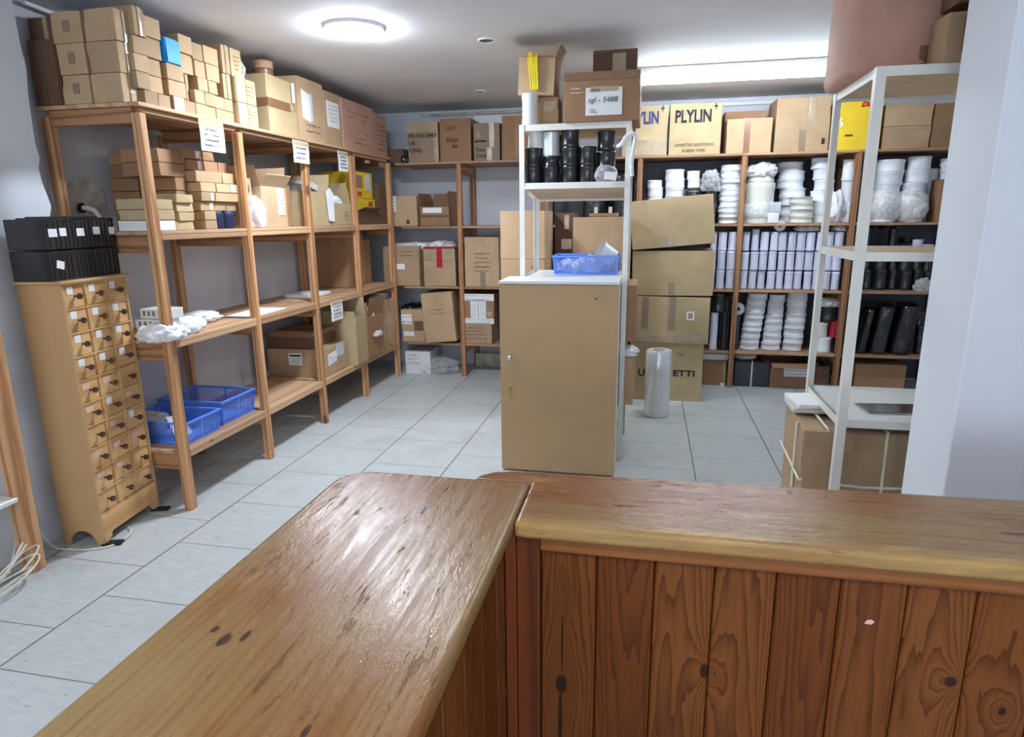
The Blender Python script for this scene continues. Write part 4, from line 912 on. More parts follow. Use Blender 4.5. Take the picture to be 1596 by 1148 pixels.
# level 2
z = .8695
r, dm = carton('worn tan carton with a white sticker and handwriting, second shelf of the back rack', pb(598,383,655,450,z,depth=.4), 'card_tan', 'y', seam='h', rz=-.03)
patch(r, dm, 'y', .38, .42, .6, .56, 'paper', 'sticker', .005); scrib(r, dm, 'y', .45, .72, .9, .92, 'ink', 2)
r, dm = carton('tan carton sealed with bright red tape, second shelf of the back rack', pb(660,384,709,447,z,depth=.4), 'card_tan', 'y', tape=[(.42,.48,.6,1)], tmat='tape_red', rz=.02)
patch(r, dm, 'y', 0, .95, 1, 1.0, 'tape_red', 'tape', .003); patch(r, dm, 'y', 0, .66, 1, .94, 'tape_clear', 'tape', .0045)
for i, (px, s_) in enumerate(((630, 61), (652, 62), (684, 63))):
    p = uy(px, 380, 5.98); o = blob('plastic_bag', 'milky_film', (p.x, 6.02, z+.335+.015*(i == 2)), (.13,.12,.06), seed=s_, amp=.35); tag(o, ['leftmost','middle','rightmost'][i]+' of three crumpled clear bags lying on the cartons on the second shelf of the back rack', 'plastic bag')
r, dm = carton('tan carton with five lines of stencilled print, second shelf of the back rack beside the post', pb(724,369,777,446,z,depth=.42), 'card_tan', 'y', seam=None, force=True, rz=.01)
scrib(r, dm, 'y', .25, .28, .78, .72, 'ink_brown', 5, 'printing').location.y = -.004
patch(r, dm, 'y', .45, 0, .6, .3, 'tape_grey', 'tape', .004); patch(r, dm, 'y', .44, .85, .56, 1, 'tape_clear', 'tape', .005)
# level 1
z = .3265
r, dm = carton('small carton with strips of printed tape, bottom shelf of the back rack beside the corner', pb(626,482,662,535,z,depth=.4), 'card_tan', 'y', force=True)
for k, (u0, v0, u1, v1) in enumerate(((.0,.55,.45,.85),(.08,.18,.52,.32))): patch(r, dm, 'y', u0, v0, u1, v1, 'paper', 'printed_tape', .004); scrib(r, dm, 'y', u0+.02, v0, u1, v1, 'ink', 2, 'printing')
patch(r, dm, 'y', .55, .35, .95, .65, 'card_dark', 'stain', .0035)
o = blob('plastic_bag', 'black_film', (uy(640,470,5.98).x, 6.05, z+.27), (.11,.12,.07), seed=66, amp=.3); tag(o, 'dark crumpled bag lying on the small carton with printed tape strips, back rack', 'plastic bag')
r, dm = carton('large tan carton leaning sideways with handwriting in the middle, bottom shelf of the back rack', (-2.075, 5.80, .3265, -1.765, 5.815+.40, .3265+.475), 'card_tan', 'y', force=True, ry=-.085)
r.location.z = .341; r.location.x = -1.905
scrib(r, dm, 'y', .2, .55, .75, .7, 'ink_brown', 2)
carton('tall narrow carton behind the leaning carton, bottom shelf of the back rack', (-1.745, 6.225, z, -1.50, 6.33, z+.46), 'card_pale', 'y', seam=None) if 0 else None
r, dm = carton('carton covered with white printed tape strips, upper of two on the bottom shelf beside the cabinet', (uy(722,480,5.85).x, 5.85, z+.1925, uy(770,480,5.85).x, 6.24, z+.475), 'card_brown', 'y', force=True)
for (u0, v0, u1, v1) in ((0,.78,1,1),(.24,.18,.48,.8),(.5,.18,.74,.8),(.0,.0,1,.18)):
    patch(r, dm, 'y', u0, v0, u1, v1, 'paper', 'printed_tape', .004); scrib(r, dm, 'y', u0+.02, v0, u1-.02, v1, 'ink_blue', max(2, int((v1-v0)*12)), 'printing')
patch(r, dm, 'y', .78, .25, .93, .42, 'card_pale', 'sticker', .004)
r, dm = carton('low worn carton with brown stamped words, lower of two on the bottom shelf beside the cabinet', (uy(720,515,5.85).x, 5.85, z, uy(767,515,5.85).x, 6.24, z+.190), 'card_tan', 'y', force=True)
scrib(r, dm, 'y', .05, .2, .85, .9, 'ink_brown', 4); patch(r, dm, 'y', .86, 0, .93, 1, 'tape_clear', 'tape', .004)
# floor
p = uy(632, 582, 5.87)
r, dm = carton('white carton half covered by a clear bag on the floor under the back rack', (p.x, 5.87, 0, uy(670,582,5.87).x, 6.2, .225), 'white_board', 'y', force=True, rz=.06); scrib(r, dm, 'y', .1, .4, .6, .95, 'ink_grey', 3)
o = blob('plastic_bag', 'thin_film', (p.x+.30, 6.03, 0), (.20,.16,.13), seed=71, amp=.3); tag(o, 'clear plastic bag slumped over the right side of the white carton on the floor', 'plastic bag')
tag(MB().box(-.38,-.02,0,.38,.0,.14,.004).build('grey_board', 'concrete', None, loc=(-1.32, 6.30, 0)), 'grey board leaning at the wall on the floor under the back rack, beside the cabinet', 'board')
# ------------------------------------------------ TALL STACKS BETWEEN CABINET AND BACK RACK
z = 0; hs = [.40, .40, .40, .345]
for i, h in enumerate(hs):
    r, dm = carton(f'smooth tan carton with a small printed mark, {nth(i,4)} of the stack left of the white centre rack', (-1.062, 4.70, z, -.732, 5.12, z+h), 'card_tan', 'y', force=True, group='tall stack left of the centre rack', bulge=.001, jit=.001)
    if i > 1: scrib(r, dm, 'y', .68, .82, .88, .9, 'ink', 1, 'printed_mark')
    z += h
z = 0
for i, h in enumerate((.42, .42, .30, .355)):
    carton(f'tan carton, {nth(i,4)} of the stack seen through the white centre rack', (-.565, 5.02, z, -.13, 5.42, z+h), 'card_tan', 'y', group='stack behind the centre rack', force=True, bulge=.002); z += h
z = 0
for i, h in enumerate((.40, .40, .42, .31)):
    r, dm = carton(f'dark brown carton crossed with shiny tape, {nth(i,4)} of the narrow stack behind the white centre rack', (-.72, 5.14, z, -.57, 5.45, z+h), 'card_dark', 'y', group='narrow dark stack', tape=[(.35,.1,.9,.35),(.5,.6,.75,.95)], tmat='tape_clear'); z += h
t = thing('wooden_rack_offcut', 'small brown wooden tray with white pegs on the tan stack seen through the white rack', 'tray', (-.33, 5.12, 1.497))
MB().box(-.12,-.05,0,.10,.08,.025,.003).build('base', 'card_brown', t)
for x in (-.07, .04): MB().cyl((x,0,.0255), .014, .045, 14, bev=.002).build('peg', 'cream_white', t)
# four big cartons
b4 = 'big cartons stacked on the floor beside the centre rack'
r, dm = carton('big olive brown carton on the floor with capital letters, under the stack beside the plastic film roll', (-.115, 5.30, 0, .475, 5.74, .492), 'card_olive', 'y', group=b4, force=True)
text('U', 'ink', r, fpos(dm, 'y', .12, .42, .006), 'y', .085, bold=.003); text('ETTI', 'ink', r, fpos(dm, 'y', .60, .44, .006), 'y', .07, width=.17, bold=.002); scrib(r, dm, 'y', .62, .74, .78, .9, 'ink_grey', 1); 0
r, dm = carton('big tan carton with grey tape and a small orange sticker, second of the big stack', (-.09, 5.27, .4925, .50, 5.72, .868), 'card_olive', 'y', group=b4, seam='v', tape=[(.46,.3,.55,1),(.1,.3,.19,.98)], tmat='tape_grey', ry=.012)
patch(r, dm, 'y', .70, .52, .80, .70, 'paper', 'sticker', .005); patch(r, dm, 'y', .72, .55, .78, .67, 'card_pink', 'sticker', .0065); patch(r, dm, 'y', 0, .02, .98, .2, 'tape_clear', 'tape', .0045)
r, dm = carton('big tan carton with a short grey tape end, third of the big stack', (-.115, 5.27, .878, .515, 5.72, 1.232), 'card_olive', 'y', group=b4, tape=[(.46,0,.53,.3)], tmat='tape_grey', ry=-.006)
r, dm = carton('big tan carton tilted on top of the big stack beside the white centre rack', (-.135, 5.26, 1.245, .495, 5.70, 1.62), 'card_olive', 'y', group=b4, tape=[(.43,0,.50,.2)], tmat='tape_grey', ry=-.085)
r.location.z = 1.262; r.location.x += .015
# roll of film on the floor
t = thing('film_roll', 'upright roll of shiny plastic film standing on the floor before the big cartons', 'film roll', (.113, 4.89, 0))
MB().lathe([(.090,0),(.095,.004),(.0955,.25),(.095,.505),(.091,.511),(.046,.511),(.046,.505)], seg=40).build('winding', 'silver_film', t, True)
MB().lathe([(.045,.0),(.045,.513),(.037,.513),(.037,0),(.045,0)], seg=28).build('core', 'card_grey', t, True)
# ================================================ BACK RACK, RIGHT HALF: TOP
def plylin(label, b, ink):
    r, dm = carton(label, b, 'card_olive', 'y', group='printed tape cartons on the back rack', force=True, bulge=.002)
    text('PLYLIN', ink, r, fpos(dm, 'y', .09, .64, .005), 'y', .135, width=dm[0]*.70, bold=.004, label='large printed word')
    text('+', ink, r, fpos(dm, 'y', .84, .84, .005), 'y', .10, width=.028, bold=.002); return r, dm
r, dm = plylin('carton printed PLYLIN in blue, half hidden by the taped carton on the white centre rack', (-.245, 5.84, TZ, .128, 6.22, TZ+.405), 'ink_blue')
patch(r, dm, 'y', 0, .02, 1, .32, 'tape_clear', 'tape', .004)
r, dm = plylin('carton printed PLYLIN in dark letters with a French and English line below, top of the back rack', (.145, 5.84, TZ, .56, 6.22, TZ+.405), 'ink')
text('LAMINETTES CAOUTCHOUC', 'ink', r, fpos(dm, 'y', .10, .165, .005), 'y', .034, width=dm[0]*.78); text('RUBBER TAPES', 'ink', r, fpos(dm, 'y', .26, .05, .005), 'y', .034, width=dm[0]*.44)
a = uy(1131,238,5.84).x; c_ = uy(1201,238,5.84).x
carton('small tan carton with a brown tape strip and spread flaps, top of the back rack', (a, 5.84, TZ, c_, 6.05, TZ+.272), 'card_tan', 'y', tape=[(.38,0,.52,1)], tmat='tape_brown', group=g)
carton('brown carton behind the small taped one, top of the back rack', (a, 6.07, TZ, c_-.02, 6.33, TZ+.36), 'card_brown', 'y', group=g)
r, dm = carton('large tan carton with shiny tape and a small recycling mark, top of the back rack', (uy(1205,238,5.86).x, 5.86, TZ, uy(1289,238,5.86).x, 6.25, TZ+.42), 'card_tan', 'y', group=g, tape=[(.58,.5,.72,1)], tmat='tape_clear')
patch(r, dm, 'y', .46, 0, .58, .4, 'tape_grey', 'tape', .004); patch(r, dm, 'y', .88, .13, .94, .24, 'ink', 'recycling_mark', .004)
r, dm = carton('bright yellow courier carton with red lettering behind the white rack beside the pillar', (uy(1300,238,5.86).x, 5.86, TZ, uy(1369,238,5.86).x, 6.2, TZ+.38), 'yellow_card', 'y', group=g, force=True)
text('DHL', 'ink_red', r, fpos(dm, 'y', .50, .86, .005), 'y', .05, width=.13, bold=.003, shear=.3); text('6', 'paper', r, fpos(dm, 'y', .0, .48, .005), 'y', .09, bold=.003); patch(r, dm, 'y', .2, .28, .38, .32, 'ink_brown', 'printed_line', .004)
for k, (py0, h0, h1) in enumerate(((0, 0, .17), (0, .171, .34))):
    carton(f'tan carton with shiny tape, {"lower" if k == 0 else "upper"} of the pair beside the yellow one on the back rack', (uy(1374,238,5.86).x, 5.86, TZ+h0, uy(1446,238,5.86).x, 6.2, TZ+h1), 'card_tan', 'y', group=g, tape=[(0,.86,1,1)], tmat='tape_clear')
carton('brown carton at the far right end of the back rack top, next to the pillar', (uy(1449,238,5.86).x, 5.86, TZ, uy(1449,238,5.86).x+.42, 6.2, TZ+.33), 'card_brown', 'y', group=g, seam='h')
# ------------------------------------------------ reels
def reel_proto():
    r = thing('ribbon_reel', 'x', 'reel', (0,0,0))
    MB().lathe([(.35,0),(.97,0),(1,.06),(1,.16),(.955,.22),(.955,.80),(1,.86),(1,.96),(.97,1),(.35,1),(.35,0)], seg=30).build('winding', 'white_plastic', r, True)
    MB().lathe([(.345,-.0),(.345,1.01),(.27,1.01),(.27,0),(.345,0)], seg=20).build('core', 'paper_grey', r, True); return r
PROTO = {}
def reel(label, x, y, z, rad, h, mat='white_plastic', group=None, name='ribbon_reel', cat='reel', tilt=0):
    key = (name, mat)
    if key not in PROTO:
        r = reel_proto(); r.name = name
        for c in r.children: c.name = c.name
        [c for c in r.children if c.name.startswith('winding')][0].data.materials[0] = MT[mat]; LABELS.pop('x', None)
        if mat != 'white_plastic': [c for c in r.children if c.name.startswith('core')][0].data.materials[0] = MT['black_plastic' if 'black' in mat else 'cream_white']
        PROTO[key] = r; r.scale = (rad, rad, h); r.location = (x, y, z); r.rotation_euler = (0, tilt, 0); tag(r, label, cat, group); return r
    r = dup(PROTO[key], (x, y, z), label=label, group=group, scale=(rad, rad, h), rot=(0, tilt, 0)); r['category'] = cat; return r
def rstack(desc, pxl, pxr, zs, z1, n, Y=5.99, top=None, mat='white_plastic', group='white reels on the back rack', name='ribbon_reel', word='white reel', jit=.006, pyb=300):
    """column of n reels from zs to z1; px at the bottom, optional px pair at the top"""
    for i in range(n):
        f = (i+.5)/n; l = pxl+((top[0]-pxl)*f if top else 0); r_ = pxr+((top[1]-pxr)*f if top else 0)
        zz_ = zs+(z1-zs)*i/n; py = 344-(zz_-1.5)*165
        a, c_ = uy(l, py, Y).x, uy(r_, py, Y).x
        reel(f'{word}, {nth(i,n)} in {desc}', (a+c_)/2+rnd.uniform(-jit, jit), Y+.0+rnd.uniform(-.01,.01), zz_+.0005, (c_-a)/2*rnd.uniform(.97,1.02), (z1-zs)/n-.001, mat, group, name)
z3, z2, z1 = 1.4265, .8695, .3265
rstack('the stack beside the post, third shelf, above the tilted big carton', 1008, 1032, z3, 1.80, 6)
rstack('the second stack from the post, third shelf, above the tilted big carton', 1036, 1066, z3, 1.885, 6)
rstack('the short wide stack on the black bundle, third shelf', 1070, 1091, 1.73, 1.87, 2)
rstack('the column left of the second pine post, third shelf', 1117, 1150, z3, 1.91, 10, top=(1122,1156))
o = wrapped_column('black_bundle', 'black_film', (uy(1081,300,6).x, 6.0, z3), (.09,.10), .302, seed=80); tag(o, 'black plastic bundle carrying two white reels, third shelf of the back rack', 'bundle')
o = wrapped_column('black_bundle', 'black_film', (uy(1106,300,6).x, 6.0, z3+.001), (.055,.11), .40, seed=81, amp=.14); tag(o, 'black ribbon bundle in crinkled clear film, left of the ten white reels', 'bundle')
o = blob('plastic_bag', 'clear_film', (uy(1108,275,5.95).x, 5.90, z3+.27), (.07,.05,.14), seed=82, amp=.35); tag(o, 'crinkled clear bag hanging over the black ribbon bundle, third shelf', 'plastic bag')
for i in range(2): reel(f'small cream reel, {["lower","upper"][i]} of two beside the tilted big carton', uy(1107,340,5.88).x-.004*i, 5.885, z3+i*.08, .035-.006*i, .078, 'cream_white')
# bay 2
x = uy(1184,316,5.95).x
for i in range(2):
    reel(f'{["large lower","smaller upper"][i]} white roll in the clear bag right of the second pine post, third shelf', x, 5.97, z3+i*.335, .118-.012*i, .333 if i == 0 else .12, 'cream_white', 'bagged white rolls')
o = blob('plastic_bag', 'clear_film', (x, 5.97, z3-.0), (.135,.135,.20), seed=84, amp=.08, freq=3, flat=.8); tag(o, 'clear bag around the large white roll right of the second pine post', 'plastic bag')
o = blob('plastic_bag', 'milky_film', (x, 5.95, z3+.38), (.11,.10,.10), seed=85, amp=.35, flat=.8); tag(o, 'gathered crinkled top of a clear bag above the large white roll, third shelf', 'plastic bag')
for i in range(2):
    tag(MB().box(-.045,-.04,0,.045,.04,.085,.006,2).build('white_spool', 'paper_grey' if i else 'white_plastic', None, loc=(uy(1205,330,5.87).x+.008*i, 5.875, z3+i*.0865+.001)), f'{["lower","upper"][i]} small squarish white spool at the shelf edge, right of the bagged white roll', 'spool')
rstack('the broad stack in the middle of the third shelf, behind the small spools', 1210, 1252, z3, 1.93, 7, Y=6.12, jit=.012)
rstack('the low front stack of the third shelf, before the broad stack', 1229, 1266, z3, 1.64, 4, Y=5.935, mat='cream_white', jit=.012, name='tape_reel', word='cream reel')
rstack('the crooked stack just left of the white rack post, third shelf', 1262, 1294, z3, 1.95, 6, Y=6.02, jit=.02)
o = blob('ribbon_bundle', 'white_plastic', (uy(1300,320,5.97).x, 5.98, z3), (.07,.08,.22), seed=86, amp=.35, flat=.8); tag(o, 'twisted bundle of white ribbon between the stacks, behind the white rack post', 'ribbon bundle')
rstack('the stack left of the third pine post, third shelf', 1309, 1329, z3, 1.93, 3)
# bay 3
rstack('the bagged column seen right of the white rack front post, third shelf', 1353, 1391, z3, 1.92, 5, top=(1364,1409))
rstack('the bagged column in the middle of the third shelf beside the pillar', 1391, 1433, z3, 1.94, 5, top=(1412,1448))
rstack('the thin column near the pillar, third shelf', 1436, 1459, z3, 1.85, 5, Y=6.1)
for i, (px, w_, h_) in enumerate(((1381,.13,.27),(1420,.135,.25))):
    x = uy(px,300,5.99).x; o = blob('plastic_bag', 'milky_film', (x, 5.99, z3), (w_,w_,h_), seed=87+i, amp=.07, freq=3, flat=.8); tag(o, f'clear bag around the {["left","right"][i]} tall column of white reels beside the pillar', 'plastic bag')
carton('brown carton at the end of the third shelf of the back rack, by the pillar', (uy(1462,300,5.9).x, 5.9, z3, uy(1462,300,5.9).x+.16, 6.2, z3+.33), 'card_brown', 'y')
rstack('the short stack on the brown carton by the pillar, third shelf', 1462, 1484, z3+.3315, 1.92, 3)
# level 2: three tiers of small wrapped spools
P0 = None
def spool(label, x, y, z, rad, h, mat='lavender_white', group='small wrapped white spools'):
    global P0
    if P0 is None:
        P0 = thing('wrapped_spool', 'x', 'spool', (0,0,0)); LABELS.pop('x', None)
        MB().lathe([(.2,0),(.9,0),(1,.05),(1,.10),(.95,.14),(.93,.5),(.95,.86),(1,.9),(1,.95),(.9,1),(.2,1),(.2,.98),(.25,.97)], seg=20).build('wrapping', mat, P0, True)
        r = P0
        r.location = (x,y,z); r.scale = (rad,rad*1.1,h); tag(r, label, 'spool', group); return r
    return dup(P0, (x,y,z), label=label, group=group, scale=(rad, rad*1.1, h), rot=(0, rnd.uniform(-.02,.02), rnd.uniform(0,3)))
tn = ['bottom', 'middle', 'top']
for tier in range(3):
    zt = z2+tier*.163
    for i, (a, c_) in enumerate(((1106,1115.5),(1118,1131),(1133,1147))):
        x0, x1 = uy(a,405,5.9).x, uy(c_,405,5.9).x
        spool(f'small wrapped white spool, {["left","middle","right"][i]} one of the {tn[tier]} tier between the big cartons and the second pine post', (x0+x1)/2, 5.91, zt+.0005, (x1-x0)/2, .1615)
    n = 11; x0, x1 = .792, 1.602
    for i in range(n):
        w_ = (x1-x0)/n; hh = .1615 if not (tier == 2 and i == 1) else .185
        spool(f'small wrapped white spool, {["first","second","third","fourth","fifth","sixth","seventh","eighth","ninth","tenth","last"][i]} from the second pine post in the {tn[tier]} tier of the white-filled bay', x0+w_*(i+.5)+rnd.uniform(-.003,.003), 5.915+rnd.uniform(-.01,.015), zt+.0005, w_/2*rnd.uniform(.78,.97), hh*rnd.uniform(.94,1))
q = reel('small white roll lying on its side with its core showing, on top of the spool tiers', 0, 0, 0, .046, .05, 'white_plastic'); q.location = (uy(1214,362,5.93).x, 5.95, z2+.163*3+.047); q.rotation_euler = (PI/2, 0, 0)
for i, (px, w_) in enumerate(((1258,.095),(1307,.05))):
    o = blob('plastic_bag', 'milky_film', (uy(px,362,5.95).x, 5.96, z2+.4905), (w_,.08,.045), seed=91+i, amp=.3); tag(o, ['wider','narrower'][i]+' crinkled clear bag lying on top of the small white spool tiers', 'plastic bag')
# level 1, bay 1
bk = 'black and white spools left of the second pine post'
for i in range(2):
    a = uy(1106,520,5.9).x; c_ = uy(1118.5,520,5.9).x
    reel(f'tall white roll, {["lower","upper"][i]} of two next to the big carton stack', (a+c_)/2, 5.91, z1+i*.168, (c_-a)/2, .166, 'lavender_white', bk)
    a = uy(1120,520,5.9).x; c_ = uy(1136,520,5.9).x
    reel(f'black roll, {["lower","upper"][i]} of two beside the tall white rolls', (a+c_)/2, 5.92, z1+i*.168, (c_-a)/2, .166, 'black_plastic', bk)
reel('wide black roll on top of the white and black rolls left of the second pine post', uy(1120,470,5.93).x, 5.95, z1+.337, .09, .165, 'black_plastic', bk)
# level 1, bay 2
q = reel('white ring-shaped roll standing on edge behind the second pine post', 0, 0, 0, .055, .04, 'white_plastic'); q.location = (uy(1151,480,5.95).x, 6.0, z1+.36); q.rotation_euler = (PI/2, 0, 0)
carton('black carton carrying the white ring-shaped roll behind the second pine post', (uy(1151,480,5.95).x-.035, 5.93, z1, uy(1151,480,5.95).x+.02, 6.1, z1+.303), 'charcoal', 'y')
rstack('the leftmost leaning big stack of the first shelf', 1151, 1182, z1, .828, 9, top=(1165,1197), Y=6.0, jit=.003)
rstack('the middle big stack of the first shelf', 1185, 1216, z1, .818, 8, top=(1199,1224), Y=6.0, jit=.003)
rstack('the rightmost big stack of the first shelf', 1218, 1250, z1, .845, 8, top=(1228,1260), Y=6.0, jit=.003)
reel('white roll at the bottom behind the white rack, next to the third pine post', uy(1283,541,5.95).x, 5.95, z1, .058, .13, 'white_plastic')
reel('cream roll beside the red one, behind the white rack', uy(1280,515,5.95).x, 5.95, z1+.131, .048, .125, 'cream_white'); 
tag(MB().cyl((0,0,0), .045, .145, 24, bev=.004).build('red_roll', 'red_plastic', None, True, loc=(uy(1298,513,5.95).x+.012, 5.96, z1+.131)), 'dark red roll behind the white rack, next to the third pine post', 'roll')
reel('black roll above the cream and red ones, behind the white rack', uy(1290,487,5.97).x, 5.97, z1+.277, .075, .12, 'black_plastic')
o = blob('plastic_bag', 'milky_film', (uy(1292,466,5.95).x, 5.97, z1+.398), (.085,.08,.065), seed=95, amp=.3); tag(o, 'crinkled clear bag on the black roll behind the white rack', 'plastic bag')
# bay 3, black
for i, (a, c_, n, zt) in enumerate(((1340,1357,3,.5),(1358,1380,2,.34),(1382,1396,3,.5),(1398,1417,2,.32),(1419,1434,2,.34),(1436,1450,2,.3))):
    rstack(f'the {["first","second","third","fourth","fifth","sixth"][i]} black column right of the white rack front post, second shelf', a, c_, z2, z2+zt, n, Y=6.0, mat='black_plastic', group='black rolls beside the pillar', name='black_roll', word='black roll', jit=.002)
tag(MB().box(-.03,0,0,.03,.002,.03).build('price_ticket', 'paper', None, loc=(uy(1369,408,5.93).x, 5.915, z2+.285)), 'small white ticket on the black rolls beside the pillar', 'ticket')
for i, (px, zt) in enumerate(((1426,.342),(1443,.302))):
    reel(f'small pinkish white roll, {["left","right"][i]} of two on the black rolls beside the pillar', uy(px,410,5.95).x, 5.95, z2+zt, .04, .075, 'lavender_white')
for i in range(3):
    reel(f'black roll lying high on the second shelf beside the pillar, {["left","middle","right"][i]} one of three', [1.80,1.98,2.15][i], 6.1, z2+[.5015,.5015,.3415][i] if i < 2 else z2+.385, .07, .045, 'black_plastic')
o = blob('plastic_bag', 'clear_film', (uy(1440,440,5.92).x, 5.915, z2), (.06,.05,.09), seed=97, amp=.35); tag(o, 'clear bag with white bits at the shelf edge beside the pillar', 'plastic bag')
for i, (a, c_, h) in enumerate(((1331,1348,.42),(1350,1381,.45),(1383,1418,.46))):
    x0, x1 = uy(a,520,5.95).x, uy(c_,520,5.95).x; w_ = (x1-x0)/2
    o = wrapped_column('black_bundle', 'black_film', ((x0+x1)/2+.01, 6.0, z1), (w_*.92,.12), h-.02, seed=100+i, lean=.05); tag(o, f'tall black film-wrapped bundle, {["left","middle","right"][i]} of three on the first shelf beside the pillar', 'bundle')
rstack('the short black stack beside the tall black bundles, close to the pillar', 1425, 1441, z1, z1+.36, 3, Y=6.0, mat='black_plastic', group='black rolls beside the pillar', name='black_roll', word='black roll')
# floor level
r, dm = carton('reddish brown carton with white papers on top, on the floor left of the second pine post', (uy(1094,590,5.9).x, 5.88, 0, uy(1131,590,5.9).x, 6.2, .225), 'card_brown', 'y', tape=[(.86,0,.97,1)], tmat='tape_clear')
tag(MB().box(-.12,-.1,0,.12,.1,.06,.006).build('paper_pad', 'paper', None, loc=(uy(1115,565,5.95).x, 6.0, .226)), 'white pad on the reddish brown carton on the floor', 'paper')
reel('small white roll on the floor in front of the reddish brown carton', uy(1125,602,5.84).x, 5.845, 0, .022, .03, 'white_plastic')
r = thing('strapped_bundle', 'dark grey wrapped bundle with a white strap on the floor under the back rack', 'bundle', (uy(1170,590,5.9).x, 6.02, 0))
MB().box(-.155,-.14,0,.155,.14,.235,.02,3,jit=.006).build('wrapping', 'charcoal', r, True)
MB().box(-.006,-.1455,0,.006,-.1405,.238,.001).build('strap', 'strap', r)
o = blob('wrapped_packet', 'cream_white', (uy(1162,560,5.95).x, 6.0, .238), (.10,.09,.05), seed=110, amp=.15); tag(o, 'white wrapped packet lying on the dark grey bundle', 'packet')
ob, dm = open_box('open brown carton with a white handwritten label on the floor under the back rack', (uy(1200,590,5.88).x, 5.88, 0, uy(1262,590,5.88).x, 6.25, .225), 'card_brown', [('f', 105, .25), ('l', 80, .2), ('b', 88, .2), ('r', 95, .2)])
patch(ob, dm, 'y', .34, .48, .98, .85, 'paper', 'label_strip'); scrib(ob, dm, 'y', .37, .52, .95, .8, 'ink_grey', 2)
ob, dm = open_box('open dark brown carton on the floor behind the white rack, by the third pine post', (1.40, 5.92, 0, 1.60, 6.2, .20), 'card_dark', [('l', 60, .3), ('b', 40, .2)])
carton('brown carton on the floor behind the white rack, near the pillar', (1.80, 5.9, 0, 2.20, 6.2, .24), 'card_brown', 'y', seam='h')
# dark bundles in the bay behind the centre rack
for lv, (zz0, hh) in enumerate(((z1,.46),(z2,.46),(z3,.46))):
    for k, x in enumerate((-.22, -.48)):
        o = wrapped_column('black_bundle', 'black_film', (x, 6.03, zz0), (.12,.14), hh, seed=120+lv*3+k); tag(o, f'black wrapped bundle on the {["first","second","third"][lv]} shelf behind the white centre rack, {["right","left"][k]} one', 'bundle', 'black bundles behind the centre rack')
# ================================================ CENTRE RACK CONTENTS
zt = 2.0215
r, dm = carton('torn kraft carton under the open one at the left end of the white centre rack top', (-.735, 4.0, zt, -.545, 4.28, zt+.165), 'card_tan', 'y', tape=[(.55,.5,.95,.85)], tmat='tape_clear', group='cartons on top of the centre rack')
ob, dm = open_box('open battered carton with a hank of yellow ribbon at its front, top of the white centre rack', (-.775, 3.95, zt+.167, -.565, 4.20, zt+.375), 'card_tan', [('l', 45, .3), ('b', -5, .35), ('r', 20, .4), ('f', 100, .12)], ry=.05)
r = thing('ribbon_hank', 'bright yellow ribbon hank hanging down the front of the open carton on the white rack', 'ribbon', (-.685, 3.935, zt+.195))
b = MB()
for i in range(7): b.tube(smooth_path([Vector((-.025+i*.0085, .003*math.sin(i*2), .19+.01*math.sin(i))), Vector((-.02+i*.008, -.008, .12)), Vector((-.012+i*.007, -.004+.002*(i % 2), .05)), Vector((-.01+i*.007, .0, .0))]), .0052, 6)
b.build('strands', 'yellow_ribbon', r, True)
reel('tall white spool standing in front of the torn carton on the white centre rack', -.70, 3.935, zt, .048, .172, 'white_board', name='thread_spool', cat='spool')
r, dm = carton('large taped carton with a white handwritten sheet on top of the white centre rack', (-.495, 3.87, zt, -.07, 4.25, zt+.262), 'card_brown', 'y', group='cartons on top of the centre rack', tape=[(0,.84,1,1)], tmat='tape_brown')
patch(r, dm, 'y', .29, .12, .77, .68, 'paper', 'handwritten_sheet', .003)
text('NWM.', 'ink', r, fpos(dm, 'y', .33, .59, .007), 'y', .022, 'handwriting', shear=.3); text('sgl - 5488', 'ink', r, fpos(dm, 'y', .32, .38, .007), 'y', .040, 'handwriting', width=.165, shear=.2); text('GL.', 'ink', r, fpos(dm, 'y', .34, .17, .007), 'y', .030, 'handwriting', shear=.2)
patch(r, dm, 'y', .36, .60, .72, .70, 'tape_clear', 'tape', .005); scrib(r, dm, 'y', .06, .55, .26, .72, 'paper', 2, 'printing').location.y = -.005
carton('dark carton at the back on top of the white centre rack, behind the large taped one', (-.37, 4.255, zt, -.10, 4.39, zt+.46), 'card_dark', 'y', tape=[(.45,.7,.75,.95)], tmat='tape_clear', group='cartons on top of the centre rack')
zs = 1.6835
kb = 'black spools on the upper shelf of the white centre rack'
def bl(lab, px, y, k, n_, rad=.053, h=.105, mat='black_plastic', nm='thread_spool'):
    x = uy(px, 230, y).x
    reel(lab, x, y, zs+k*.1055, rad, h, mat, kb if 'black' in mat else None, nm, 'spool')
cn = ['leftmost', 'second', 'third', 'fourth', 'fifth']
for ci_, (px, n_) in enumerate(((832,2),(860,1),(889,3),(916,2),(945,0))):
    for k in range(n_): bl(f'black spool, {["bottom","middle","top"][k]} one of the {cn[ci_]} column on the upper shelf of the white rack', px, 3.955, k, n_)
bl('white spool on top of the leftmost black column in the white centre rack', 835, 3.955, 2, 1, .047, .10, 'white_board')
q = reel('black spool under the shiny white roll in the white centre rack', uy(860,250,3.955).x, 3.955, zs+.106, .05, .055, 'black_plastic', kb, 'thread_spool', 'spool')
tag(MB().cyl((0,0,0), .048, .135, 26, bev=.003).build('shiny_white_roll', 'silver_film', None, True, loc=(uy(859,225,3.955).x, 3.955, zs+.1625)), 'shiny silvery white roll in the second column of the white centre rack', 'roll')
for k in range(3):
    for j, px in enumerate((838, 880, 925)): 
        if not (k == 2 and j != 1): bl(f'black spool in the back row of the white centre rack, {["bottom","middle","top"][k]}, {["left","centre","right"][j]}', px, 4.12, k, 3); last('thread_spool').location.z -= .020
